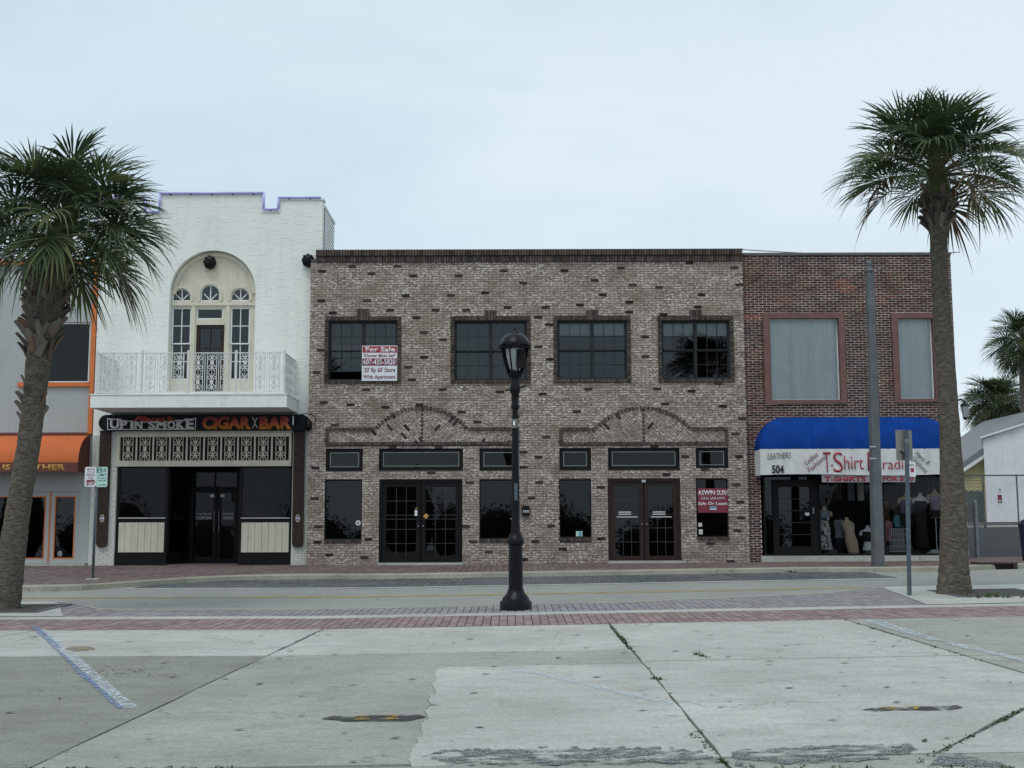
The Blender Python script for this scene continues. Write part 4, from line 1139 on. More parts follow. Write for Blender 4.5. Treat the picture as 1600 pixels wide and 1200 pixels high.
for k in range(6):
    for xx in (posts[0], posts[-1]): yy = yr + .22 + k * .24; bars.box(xx - .008, xx + .008, yy - .01, yy + .01, rz0, rz1)
bars.build_each('baluster', 'iron_white', bal)
for k in range(5):
    for xx in (posts[0], posts[-1]): shared('scroll_panel', s1, 'iron_white', bal, (xx, yr + .34 + k * .27, (rz0 + rz1) / 2), (0, 0, math.pi / 2))
# sign fascia
ys = y - .32
a, b, c, d = FR(154, 647.5, 482, 672.5, ys)
fa = thing('fascia_sign', 'long black rounded shop sign under the white balcony', 'sign', ((a + b) / 2, ys, c))
hh = (d - c) / 2
MB().plate([(a + hh, c), (b - hh, c)] + arc(b - hh, c + hh, hh, -80, 80, 10) + [(b - hh, d), (a + hh, d)] + arc(a + hh, c + hh, hh, 100, 260, 10), [], ys, y - .02).build('board', 'sign_black', fa)
u0, u1, v0, v1 = FR(168, 650, 306, 671.5, ys)
MB().plate([(u0, v0), (u1, v0), (u1 + .01, v0 + .33), ((u0 + u1) / 2 + .35, v0 + .215), ((u0 + u1) / 2 - .35, v0 + .215), (u0 - .01, v0 + .33)], [[(u0 + .02, v0 + .02), (u1 - .02, v0 + .02), (u1 - .012, v0 + .30), ((u0 + u1) / 2 + .34, v0 + .197), ((u0 + u1) / 2 - .34, v0 + .197), (u0 + .012, v0 + .30)]], ys - .008, ys - .0005).build('panel_edge', 'sign_silver', fa)
def letters(s, px0, px1, py0, py1, mat, bold, parent, yy=ys - .001, shear=0.0, heights=None, serif=False):
    a, b, c, d = FR(px0, py0, px1, py1, yy); o = text(s, a, b, c, d, yy, mat, parent, bold=bold, shear=shear, th=.012); return o
hts = {'U': 1.28, 'P': 1.1, ' ': 1, 'I': 1.0, 'N': 1.0, 'S': 1.0, 'M': 1.0, 'O': 1.02, 'K': 1.12, 'E': 1.28}
pos = [('U', 172, 187), ('P', 188, 199), ('I', 204, 209), ('N', 210.5, 223), ('S', 232, 243), ('M', 244.5, 260), ('O', 261.5, 274), ('K', 275.5, 289), ('E', 290.5, 303)]
for ch, p0, p1 in pos:
    h = 13 * hts[ch]; letters(ch, p0, p1, 670.5 - h, 670.5, 'sign_silver', .045, fa)
    zb, zt_ = F(p0, 670.5, ys)[1], F(p0, 670.5 - h, ys)[1]; xa, xb = F(p0, 662, ys)[0], F(p1, 662, ys)[0]
    sf = MB(); t = .03; wd = (xb - xa)
    if ch in 'PMKE':
        sf.box(xa - .03, xa + wd * .42 if ch != 'I' else xb + .03, ys - .0125, ys - .002, zb, zb + t); sf.box(xa - .03, xa + wd * .35 if ch != 'I' else xb + .03, ys - .0125, ys - .002, zt_ - t, zt_)
    if ch in 'MK': sf.box(xb - wd * .35, xb + .02, ys - .0125, ys - .002, zb, zb + t)
    if ch in 'UK': sf.box(xb - wd * .35, xb + .03, ys - .0125, ys - .002, zt_ - t, zt_)
    if ch == 'U': sf.box(xa - .03, xa + wd * .35, ys - .0125, ys - .002, zt_ - t, zt_)
    if sf.v: sf.build('lettering', 'sign_silver', fa)
M['script_red'] = plain('script_red', (.50, .07, .035), .5, .1)
letters("Flaco's", 208, 272, 650.5, 658.5, 'script_red', .02, fa, shear=.45)
zz0, zz1 = F(388, 671.5, ys)[1], F(388, 649.5, ys)[1]
M['cigar_fade'] = gradient_mat('cigar_fade', (.46, .20, .015), (.36, .035, .015), (.20, .05, .06), zz0, zz1)
letters('CiGAR', 316, 393, 650, 671, 'cigar_fade', .06, fa); letters('BAR', 405, 456, 650, 671, 'cigar_fade', .06, fa)
e1 = MB()
for sgn in (-1, 1):
    e1.tube([(F(398.5 + sgn * 4, 652, ys)[0], ys - .01, F(398, 652, ys)[1]), (F(398.5 + sgn * .6, 658, ys)[0], ys - .01, F(398, 658, ys)[1]), (F(398.5 + sgn * .6, 663, ys)[0], ys - .01, F(398, 663, ys)[1]), (F(398.5 + sgn * 4, 669, ys)[0], ys - .01, F(398, 669, ys)[1])], .012, 6)
e1.build('neon_curl', 'sign_silver', fa)
a_, b_, c_, d_ = FR(457.5, 650, 459, 664, ys); bx('highlight_tube', 'sign_white', fa, a_, b_, ys - .03, ys - .002, c_, d_)  # white strip standing in for a highlight on the black board
# cable loop at the end of the fascia
cb = MB(); q = F(476, 655, ys)
pts = [(q[0] + .02 + .30 * math.sin(t * .62) * (1 if t < 6 else .8), ys + .02 - .12 * math.sin(t), q[1] - .02 + .18 * math.cos(t * .62 * 1.0)) for t in [i * .55 for i in range(22)]]
cb.tube(pts, .012, 6); cb.lathe(q[0] + .1, ys + .05, [(.02, q[1] - .32), (.09, q[1] - .28), (.10, q[1] - .1), (.03, q[1])], 12)
tag(cb.build('cable_coil', 'black_metal', loc=(q[0], ys, q[1] - .3), smooth=True), 'black coiled cable at the right end of the black shop sign', 'cable')
# cream frieze with iron scrolls
yf = y - .06
fx0, fx1, fz0, fz1 = FR(182.5, 676.5, 455, 728.5, yf)
iz0, iz1 = F(320, 719.5, yf)[1], F(320, 682.5, yf)[1]; ix0, ix1 = F(187, 700, yf)[0], F(451.5, 700, yf)[0]
fr_ = MB().plate(rect(fx0, fx1, fz0, fz1), [rect(ix0, ix1, iz0, iz1)], yf, yf + .12).build('frieze', 'cream', wb)
bx('frieze_ledge', 'cream', wb, fx0 - .03, fx1 + .03, yf - .06, yf + .02, fz1 + .002, fz1 + .06); bx('backing', 'interior', fr_, ix0 - .02, ix1 + .02, yf + .125, yf + .13, iz0 - .02, iz1 + .02)
s2 = scroll_mesh('scroll_panel', .265, iz1 - iz0, .0135, True, 1)
cxs = (199.3, 225.7, 251.8, 277.7, 304.5, 331.8, 358.2, 384.3, 410.7, 438)
for px in cxs: shared('scroll_panel', s2, 'cream', fr_, (F(px, 700, yf)[0], yf + .05, (iz0 + iz1) / 2))
bb2 = MB()
for p, q in zip(cxs, cxs[1:]):
    xm = (F(p, 700, yf)[0] + F(q, 700, yf)[0]) / 2; bb2.box(xm - .022, xm + .022, yf + .03, yf + .07, iz0, iz1)
bb2.build_each('baluster', 'cream', fr_)
# painted brick piers and the brown cigar boards
rngw = random.Random(5)
for (pa, pb) in ((WXL, SX0 + .0), (SX1, F(477.5, 810, y)[0])):
    m = MB()
    for c in courses(pa + .005, pb - .005, -.12, FZ1 - .05, .0705, .21, .008, [], rngw): m.box(c[0], c[1], y - .02 + rngw.uniform(-.002, .002), y - .001, c[2], c[3], skip='k')
    m.build('pier_bricks', 'white_brick', wb, kind='stuff')
for (p0, p1) in ((153.5, 170.5), (458, 475)):
    a, b = F(p0, 800, y)[0], F(p1, 800, y)[0]; z1 = F(p0, 673, y)[1]; z0 = F(p0, 855, y)[1]; w = b - a
    cg = MB(); n = 10
    out = [(a, z1), (a, z0 + .12)] + arc(a + .12, z0 + .12, .12, 180, 270, 6)[1:] + arc(b - .12, z0 + .12, .12, 270, 360, 6) + [(b, z1)]
    cg.plate(out, [], y - .11, y - .021)
    tr = tag(cg.build('cigar_board', 'cigar_brown', loc=((a + b) / 2, y - .07, z0), bevel=.03), 'tall brown cigar shaped board with oval band on the ' + ('left' if p0 < 300 else 'right') + ' pier of the white building', 'sign board', 'cigar boards beside the shopfront')
    xm = (a + b) / 2; zm = F(p0, 810, y)[1]
    md = MB(); md.plate(arc(xm, zm, .06, 0, 345, 23, .105), [arc(xm, zm, .042, 0, 345, 23, .085)], y - .118, y - .1105); md.build('oval_ring', 'cream', tr)
    md = MB(); md.plate(arc(xm, zm, .042, 0, 345, 23, .085), [], y - .115, y - .1105); md.build('oval_badge', 'cloth_purple', tr)
    bx('badge_bar', 'sign_white', tr, xm - .035, xm + .035, y - .119, y - .1155, zm - .015, zm + .02)
# shopfront with a recessed entry
yo = y + .06
zs0 = zU(-8.5, y) - .05
for (p0, p1, pb) in ((185, 258.5, 0), (376.5, 453, 0)):
    a, b = F(p0, 810, yo)[0], F(p1, 810, yo)[0]
    zw0, zw1 = F(p0, 810, yo)[1], F(p0, 730, yo)[1]; zp0, zp1 = F(p0, 863, yo)[1], F(p0, 816.5, yo)[1]
    window(wb, a - .06, b + .06, zw0 - .04, zw1 + .06, yo, 1, 1, .08, .02, 'dark_frame', 'glass_clear', name='shop_window')
    bx('shop_sill', 'sign_silver', wb, a, b, yo - .03, yo - .002, zw0 - .005, zw0 + .02)
    bx('bulkhead', 'dark_frame', wb, a - .06, b + .06, yo + .004, yo + .10, zs0, zw0 - .042)
    k = 7; w = (b - .02 - a - .02) / k
    for i in range(k): bx('board', 'cream', wb, a + .02 + i * w + .004, a + .02 + (i + 1) * w - .004, yo - .015, yo + .003, zp0, zp1)
    bx('base_board', 'dark_frame', wb, a - .06, b + .06, yo - .03, yo + .003, zs0, zp0 - .01)
ea, eb = F(258.5, 810, yo)[0] + .06, F(376.5, 810, yo)[0] - .06; ye = y + 1.5
da, db = F(297, 810, ye)[0], F(372, 810, ye)[0]; zd1 = F(330, 735, ye)[1]; zfl = zU(-8, y) + .02
MB().box(ea, eb, yo + .03, ye + .3, zfl - .08, zfl).build('entry_floor', 'far_paver', wb)
def slant(xa, ya, xb, yb2, z0, z1):
    t = Vector((xb - xa, yb2 - ya, 0)); L = t.length; t.normalize(); nn = Vector((-t.y, t.x, 0)); c = Vector(((xa + xb) / 2, (ya + yb2) / 2, 0))
    m = MB()
    for za, zb in ((z0, z0 + .35), (z1 - .12, z1)): m.obox((c.x, c.y, (za + zb) / 2), t * L / 2, nn * .03, (0, 0, (zb - za) / 2))
    for e in (-1, 1): q = c + t * (L / 2 - .04) * e; m.obox((q.x, q.y, (z0 + z1) / 2), t * .04, nn * .031, (0, 0, (z1 - z0) / 2 - .13))
    o = m.build('side_light', 'dark_frame', wb)
    MB().obox((c.x, c.y, (z0 + z1) / 2), t * (L / 2 - .07), nn * .003, (0, 0, (z1 - z0) / 2 - .1)).build('pane', 'glass_clear', o)
slant(ea, yo + .05, da - .02, ye, zfl, SZ1); slant(db + .02, ye, eb, yo + .05, zfl, SZ1)
bx('mullion', 'cream', wb, da - .14, da - .09, ye - .35, ye - .3, zfl + .4, SZ1 - .1)
MB().box(ea, eb, ye + .1, ye + .2, zd1, SZ1 + .3).build('entry_head', 'dark_frame', wb)
mid = (da + db) / 2 + .08
for s in (0, 1):
    a, b = (da, mid - .01) if s == 0 else (mid + .01, db)
    dw = window(wb, a, b, zfl + .01, zd1 - .55, ye, 1, 1, .10, .02, 'dark_frame', 'glass_clear', name='door')
    MB().tube([((b - .06) if s == 0 else (a + .06), ye - .05, zfl + .9), ((b - .06) if s == 0 else (a + .06), ye - .05, zfl + 1.5)], .014, 8).build('handle', 'galvanised', dw)
    bx('notice', 'sign_silver', dw, (b - .2) if s == 0 else (a + .08), (b - .08) if s == 0 else (a + .2), ye - .008, ye - .002, zd1 - .78, zd1 - .70)
    x0, x1 = (a + .16, b - .14)
    text('UP IN SMOKE', x0, x1, zfl + 1.38, zfl + 1.44, ye + .026, 'sign_silver', dw, bold=.01); text('CIGAR BAR', x0, x1, zfl + 1.25, zfl + 1.35, ye + .026, 'sign_silver', dw, bold=.02)
window(wb, da, db, zd1 - .53, zd1, ye, 2, 1, .06, .04, 'dark_frame', 'glass_clear', name='transom_window')
# things inside the cigar shop
for (p, w, h, mt, yy) in ((200, .55, 1.0, 'brown_frame', 1.2), (232, .5, 1.25, 'cigar_brown', 1.4), (400, .5, 1.5, 'brown_frame', 1.5), (432, .35, 1.1, 'interior_grey', 1.3)):
    q = F(p, 830, y + yy)[0]; m = MB(); m.box(q - w / 2, q + w / 2, y + yy, y + yy + .4, .0, h)
    for k in range(3): m.box(q - w / 2 - .02, q + w / 2 + .02, y + yy - .03, y + yy + .42, h * (k + 1) / 3.2, h * (k + 1) / 3.2 + .03)
    tag(m.build('shop_cabinet', mt, loc=(q, y + yy, 0)), 'dark display cabinet behind the glass of the cigar shop, ' + {200: 'leftmost one', 232: 'by the entry on the left', 400: 'by the entry on the right', 432: 'rightmost one'}[p], 'cabinet')
# round black floodlights
def flood(px, py, yy, label):
    q = F(px, py, yy)
    t = thing('floodlight', label, 'floodlight', (q[0], yy, q[1]), 'round black floodlights')
    m = MB(); n0 = 0
    prof = [(.09, 0), (.16, .03), (.175, .10), (.17, .16), (.13, .2), (.05, .22)]; k = 16
    for r, d_ in prof:
        for j in range(k):
            th = 2 * math.pi * j / k; m.v.append((q[0] + r * math.cos(th), yy - d_, q[1] + r * 1.08 * math.sin(th)))
    for i in range(len(prof) - 1):
        for j in range(k): m.f.append((i * k + j, i * k + (j + 1) % k, (i + 1) * k + (j + 1) % k, (i + 1) * k + j))
    m.f.append(tuple(range(5 * k, 6 * k)))
    m.build('housing', 'black_metal', t, smooth=True)
    f = MB()
    for j in range(8):
        th = 2 * math.pi * j / 8; f.obox((q[0] + .155 * math.cos(th), yy - .12, q[1] + .165 * math.sin(th)), (.012, 0, 0), (0, .09, 0), (0, 0, .03))
    f.build_each('fin', 'dark_frame', t)
    MB().box(q[0] - .2, q[0] + .2, yy - .02, yy, q[1] - .22, q[1] + .2).build('back_plate', 'cream' if px < 400 else 'white_paint', t)
flood(329.5, 411.5, yp - .0, 'round black floodlight in the top of the white arch')
flood(482.5, 408.5, y - .0, 'round black floodlight at the corner beside the brick cornice')

# ------------------------------------------------------------------ grey stucco building at the left edge
y = DG
GX0, GX1 = -22.0, WXL - .03
gt = F(100, 407, y)[1]
gb_ = thing('grey_building', 'grey stucco building with orange trim behind the left palm', 'building', ((GX0 + GX1) / 2, y, 0))
gw = FR(41, 503, 140, 598, y); gw = (gw[0], gw[1], F(90, 598, y)[1], F(90, 503, y)[1])
gdz = F(90, 768, y)[1]; gd0, gd1 = F(-38, 830, y)[0], F(123, 830, y)[0]; gz0 = zU(-12, y)
MB().plate(rect(GX0, GX1, -.15, gt), [rect(*gw), rect(gd0, gd1, gz0 + .06, gdz)], y, y + .3).build('wall', 'stucco_grey', gb_)
xt0, xt1 = F(142, 560, y)[0], GX1 - .005
tm_ = MB()
tm_.box(xt0, xt1, y - .06, y - .001, F(90, 678, y)[1], gt); tm_.box(GX0, xt0 - .001, y - .06, y - .001, gt - .12, gt)
sz_ = F(90, 601, y)[1]; tm_.box(F(29, 600, y)[0], xt0 - .001, y - .08, y - .001, sz_ - .06, sz_ + .06)
tm_.build_each('trim', 'orange_trim', gb_)
window(gb_, *gw, y + .08, 1, 1, .05, .02, 'white_paint', 'glass_dark')
bl = MB()
for k in range(4): z = gw[3] - .3 - k * .28; bl.box(gw[0] + .05, gw[1] - .05, y + .13, y + .14, z, z + .008)
bl.build_each('blind_slat', 'interior_grey', gb_)
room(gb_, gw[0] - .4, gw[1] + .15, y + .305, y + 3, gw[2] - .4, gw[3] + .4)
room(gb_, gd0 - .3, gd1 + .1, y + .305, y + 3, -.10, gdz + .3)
shell(gb_, GX0, GX1, y + .3, y + 14, -.15, gt - .02, 'stucco_grey')
bx('step', 'concrete_light', gb_, gd0 - .3, GX1, y - .25, y - .001, gz0 - .1, gz0 + .07)
# glazed shop doors with orange beads
n = 5; w = (gd1 - gd0) / n
edges_ = [F(p, 830, y)[0] for p in (-38, 17, 76, 123)]
edges_ = [F(p, 820, y)[0] for p in (-38, -31, 20, 76.5, 123)]
for i in range(1, len(edges_) - 1):
    a, b = edges_[i], edges_[i + 1]
    dw = window(gb_, a + .01, b - .01, gz0 + .07, gdz, y + .05, 1, 1, .13, .02, 'stucco_grey', 'glass_dark', name='door')
    e, f_ = .125, .03
    MB().plate(rect(a + e, b - e, gz0 + .06 + e, gdz - e), [rect(a + e + f_, b - e - f_, gz0 + .06 + e + f_, gdz - e - f_)], y + .042, y + .075).build('orange_bead', 'orange_trim', dw)
q = edges_[3]; bx('astragal', 'orange_trim', gb_, q - .02, q + .02, y + .03, y + .048, gz0 + .1, gdz - .02)
q = F(96, 861, y + .2); sk = MB(); sk.lathe(q[0], y + .16, [(.03, gz0 + .2), (.09, gz0 + .24), (.11, gz0 + .32), (.08, gz0 + .4), (.02, gz0 + .43)], 12)
for s in (-1, 1): sk.lathe(q[0] + s * .075, y + .16, [(.01, gz0 + .38), (.04, gz0 + .41), (.035, gz0 + .45), (.005, gz0 + .47)], 8)
tag(sk.build('soft_toy', 'cloth_grey', loc=(q[0], y + .16, gz0 + .2), smooth=True), 'small grey round eared toy inside the orange framed door', 'toy')
# orange awning
def barrel(name, x0, x1, yw, proj, z0, z1, rx, mat, root, n=12, label=None):
    m = MB(); rows = []
    for i in range(n + 1):
        t = R(90 * i / n); h = z0 + (z1 - z0) * math.sin(t); dpt = proj * math.cos(t); ins = rx * (1 - math.cos(t))
        xa, xb = x0 + ins, x1 - ins; row = []
        for j in range(4): row.append((xa, yw - dpt * j / 4, h))
        k = max(4, int((xb - xa) / .25))
        for j in range(25): row.append((xa + (xb - xa) * j / 24, yw - dpt - .006 * math.sin(j * 1.3 + i) * math.cos(t), h))
        for j in range(4): row.append((xb, yw - dpt * (3 - j) / 4, h))
        rows.append(row)
    k = len(rows[0])
    for r in rows: m.v += r
    for i in range(n):
        for j in range(k - 1): m.f.append((i * k + j, i * k + j + 1, (i + 1) * k + j + 1, (i + 1) * k + j))
    o = m.build(name, mat, root, smooth=False, label=label); return o
ya = y - .9
az1, az0 = F(70, 681, y)[1], F(70, 723, ya)[1]; av0 = F(70, 737, ya)[1]; ax0, ax1 = -18.0, F(122, 720, ya)[0]
oa = thing('awning', 'orange awning with dark brown valance and gold letters', 'awning', ((ax0 + ax1) / 2, y, av0))
n = 12; m = MB(); prev = None; sec = []
for i in range(n + 1):
    t = R(90 * i / n); sec.append((y - .002 - .9 * math.cos(t), az0 + (az1 - az0) * math.sin(t)))
for (ya0, za0), (ya1, za1) in zip(sec, sec[1:]): m.quad((ax0, ya0, za0), (ax1, ya0, za0), (ax1, ya1, za1), (ax0, ya1, za1))
m.build('cover', 'orange_cloth', oa, fix=False)
MB().plate([(0, 0)], [], 0, 0) if False else None
e = MB(); k0 = len(e.v); e.v += [(ax1, p, z) for p, z in sec] + [(ax1, y - .002, av0), (ax1, sec[0][0], av0)]
e.f.append(tuple(range(len(e.v)))); e.build('end_panel', 'brown_cloth', oa, fix=False)
bx('valance', 'brown_cloth', oa, ax0, ax1 - .002, ya - .01, ya - .002, av0, az0 + .01)
bx('head_trim', 'brown_cloth', oa, ax0, GX1, y - .05, y - .003, az1 + .003, az1 + .09)
a, b, c, d = FR(4, 725.5, 102, 734.5, ya - .012); text('IS LEATHER', a, b, c, d, ya - .0105, 'gold_letter', oa, bold=.03)

# ------------------------------------------------------------------ red brown brick shop on the right
y = DR
QX0, QX1 = XR + .01, F(1496, 640, y)[0]
qt = F(1320, 395.5, y)[1]
rb = thing('red_brick_shop', 'two storey dark red brick shop with pale mortar and two blinded windows', 'building', ((QX0 + QX1) / 2, y, 0))
rw = [FR(1193.5, 489, 1320.5, 630, y), FR(1394.5, 489, 1468, 628, y)]
sh0, sh1 = F(1189.5, 800, y)[0], F(1487, 800, y)[0]; shz = F(1330, 735, y)[1]; shb = F(1330, 868, y)[1]
shop = (sh0, sh1, shb, shz)
ph = [rect(*r) for r in rw] + [rect(*shop)]
MB().plate(rect(QX0, QX1, -.05, qt), ph, y + .004, y + .3).build('wall', 'pale_mortar', rb)
rwall = rb.children[0]
rng = random.Random(21)
px_ = F(1319, 446.5, y); patch = [(px_[0] + .28 * math.cos(R(a)), px_[1] + .19 * math.sin(R(a))) for a in range(0, 360, 20)]
pt2 = rect(*FR(1186, 655, 1214, 692, y))
cs = courses(QX0 + .003, QX1, -.05, qt - .06, .0685, .222, .015, ph, rng)
own = set(); fl = [i for i, c in enumerate(cs) if c[1] - c[0] > .2 and c[2] > F(1300, 650, y)[1] and c[2] < F(1300, 470, y)[1]]
rng.shuffle(fl); own = set(fl[:285])
m = MB(); mp = MB()
bmx = bpy.data.meshes.new('brick'); tmp = MB().box(-.1035, .1035, 0, .014, -.0268, .0268); bmx.from_pydata(tmp.v, [], tmp.f)
for i, c in enumerate(cs):
    cx, cz = (c[0] + c[1]) / 2, (c[2] + c[3]) / 2
    new = inside(patch, cx, cz) or inside(pt2, cx, cz) or (cz > F(1170, 500, y)[1] and cz < F(1170, 491, y)[1] and cx < F(1192, 495, y)[0])
    j = rng.uniform(-.005, .003)
    if i in own and not new: shared('brick', bmx, 'red_brick', rwall, (cx, y + j, cz))
    else: (mp if new else m).box(c[0], c[1], y + j, y + .014, c[2] + rng.uniform(-.002, .002), c[3] + rng.uniform(-.002, .002), skip='k')
m.build('brick_courses', 'red_brick', rwall, kind='stuff'); mp.build('repair_bricks', 'new_brick', rwall, kind='stuff')
MB().box(QX0, QX1 + .02, y - .04, y + .33, qt - .06, qt + .01).build('coping', 'roof', rb)
shell(rb, QX0 + .01, QX1, y + .3, y + 16, -.05, qt - .05, 'red_brick')
for k, (a, b, c, d) in enumerate(rw):
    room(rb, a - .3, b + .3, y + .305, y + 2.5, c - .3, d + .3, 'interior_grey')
    e = .2
    fm = MB(); sag = .05
    fm.plate([(a, c - .03 - sag * (k == 0)), (a + .5, c - .02), (b, c)] + [(b, d), (a, d)], [rect(a + e - .02, b - e + .04, c + .09, d - .16)], y - .06, y + .12)
    fm.build('window_frame', 'mauve_wood', rb)
    wv = window(rb, a + e - .03, b - e + .05, c + .08, d - .15, y + .125, 1, 1, .035, .02, 'white_paint', 'glass_clear')
    x = a + e; bl = []; sl = None
    while x < b - e + .03:
        if sl is None:
            sl = bpy.data.meshes.new('blind_slat'); hz = (d - .2 - c - .1) / 2; sl.from_pydata([(-.045, -.006, -hz), (.0, .004, -hz), (.045, -.006, -hz), (-.045, -.006, hz), (.0, .004, hz), (.045, -.006, hz)], [], [(0, 1, 4, 3), (1, 2, 5, 4)])
        shared('blind_slat', sl, 'blind', wv, (x, y + .175, (c + .08 + d - .15) / 2), (0, 0, .12 + rng.uniform(-.10, .10))); x += .082
    bx('blind_rail', 'shade', wv, a + e - .02, b - e + .04, y + .19, y + .24, d - .21, d - .16)
# shop window with display
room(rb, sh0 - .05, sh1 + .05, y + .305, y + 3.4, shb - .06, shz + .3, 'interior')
bx('sill', 'concrete_light', rb, sh0 - .05, sh1 + .05, y - .12, y + .28, -.08, shb - .004)
dxa, dxb = F(1194, 800, y)[0], F(1279, 800, y)[0]
dfr = window(rb, dxa, dxb, shb, shz, y + .08, 1, 1, .05, .02, 'dark_frame', 'glass_dark', name='door_frame')
dr2 = MB().plate(rect(dxa + .25, dxb - .05, shb + .02, shz - .25), [rect(dxa + .42, dxb - .22, shb + .25, shz - .45)], y + .05, y + .09).build('door', 'dark_frame', rb)
db_ = MB()
for j in range(1, 5): zq = shb + .25 + (shz - .7 - shb) * j / 5; db_.box(dxa + .42, dxb - .22, y + .06, y + .08, zq - .012, zq + .012)
db_.build('glazing_bar', 'bronze_frame', dr2); bx('pane', 'glass_dark', dr2, dxa + .42, dxb - .22, y + .082, y + .085, shb + .25, shz - .45)
MB().box(dxb - .16, dxb - .12, y + .0, y + .05, shb + 1.15, shb + 1.32).build('handle', 'galvanised', dr2); bx('notice', 'sign_white', dr2, dxb - .36, dxb - .25, y + .042, y + .049, shb + 1.1, shb + 1.18)
wx0, wx1 = dxb + .02, sh1 - .02; wm_ = (wx0 + wx1) / 2 + .1
window(rb, wx0, wx1, shb, shz, y + .10, 2, 1, .05, .05, 'dark_frame', 'glass_clear', name='shop_window')
# blue awning with banner
yb2 = y - .75
a0, a1 = F(1187, 705, yb2)[0], F(1496, 705, yb2)[0]; bz_ = F(1330, 702, yb2)[1]; tz_ = F(1330, 652, y - .05)[1]; vz0 = F(1330, 742.5, yb2)[1]
ba = thing('awning', 'royal blue dome awning with white lettered valance', 'awning', ((a0 + a1) / 2, y, vz0))
barrel('cover', a0, a1, y - .004, .75, bz_, tz_, .86, 'blue_cloth', ba, 14)
sm_ = MB()
for i in range(1, 6):
    x = a0 + .86 + (a1 - a0 - 1.72) * i / 6
    sm_.tube([(x, y - .004 - .755 * math.cos(R(90 * j / 14)), bz_ + (tz_ - bz_) * math.sin(R(90 * j / 14)) + .003) for j in range(14)], .007, 5)
sm_.build_each('seam', 'blue_cloth', ba)
vm = MB(); nx = 60
for i in range(nx + 1):
    x = a0 + (a1 - a0) * i / nx
    for j in range(5):
        zz = bz_ + .012 - (bz_ - vz0) * j / 4; vm.v.append((x, yb2 - .012 + .012 * math.sin(i * .9 + j * .6) * (j / 4) + .006 * math.sin(i * 2.3 - j), zz + (.02 * math.sin(i * .12) if j == 4 else 0)))
for i in range(nx):
    for j in range(4): k = i * 5 + j; vm.f.append((k, k + 5, k + 6, k + 1))
vm.build('valance', 'banner', ba, fix=False)
for xx in (a0, a1): vs2 = MB(); vs2.quad((xx, yb2, vz0), (xx, y - .01, vz0), (xx, y - .01, bz_), (xx, yb2, bz_)); vs2.build('valance_end', 'banner', ba, fix=False)
fr3 = MB()
for xx in (a0 + .03, a1 - .03): fr3.tube([(xx, yb2 + .02, vz0 + .05), (xx, y - .02, vz0 + .05)], .015, 6)
fr3.build('frame', 'galvanised', ba)
yl = yb2 - .034
def btext(s, p0, p1, q0, q1, mat, bold=0.0, shear=0.0, rot=0.0):
    a, b, c, d = FR(p0, q0, p1, q1, yl); text(s, a, b, c, d, yl, mat, ba, bold=bold, shear=shear, rot=rot, th=.003)
btext('LEATHERS', 1199, 1236, 707.5, 717, 'grey_ink', 0, .25, R(3))
btext('504', 1206, 1225, 726.5, 739.5, 'black_ink', .03)
btext('Ladies', 1255, 1280, 712, 720, 'maroon_ink', -.005, .25, R(38)); btext('Fashions', 1258, 1294, 720, 728, 'maroon_ink', -.005, .25, R(40))
btext('T', 1286.5, 1298, 706.5, 738, 'red_ink', -.008); btext('-', 1298, 1302, 726, 728, 'red_ink', .01)
btext('S', 1302, 1317, 706.5, 738, 'red_ink', -.008); btext('hirt', 1319, 1349, 712, 733.5, 'red_ink', -.004)
btext('P', 1355.5, 1368, 706, 736, 'red_ink', -.008); btext('aradise', 1369, 1431, 717, 733, 'red_ink', -.004)
btext('Mens &', 1428, 1455, 712, 719, 'grey_ink', 0, .2, R(-40)); btext('Childrens', 1421, 1453, 722, 729, 'grey_ink', 0, .2, R(-46))
# paper sign under the awning
yq = yb2 + .02
a, b, c, d = FR(1284, 741, 1430, 753.5, yq)
ps = thing('paper_sign', 'grey strip sign with dark red shirt prices under the blue awning', 'sign', ((a + b) / 2, yq, c))
bx('board', 'strip_grey', ps, a, b, yq, yq + .01, c, d + .12)
for s, p0, p1 in (('T-SHIRTS', 1288, 1353), ('3', 1362, 1370), ('FOR $ 20', 1380, 1427)):
    u = FR(p0, 744.2, p1, 752.4, yq); text(s, *u, yq - .0005, 'red_ink', ps, bold=.04, th=.003)
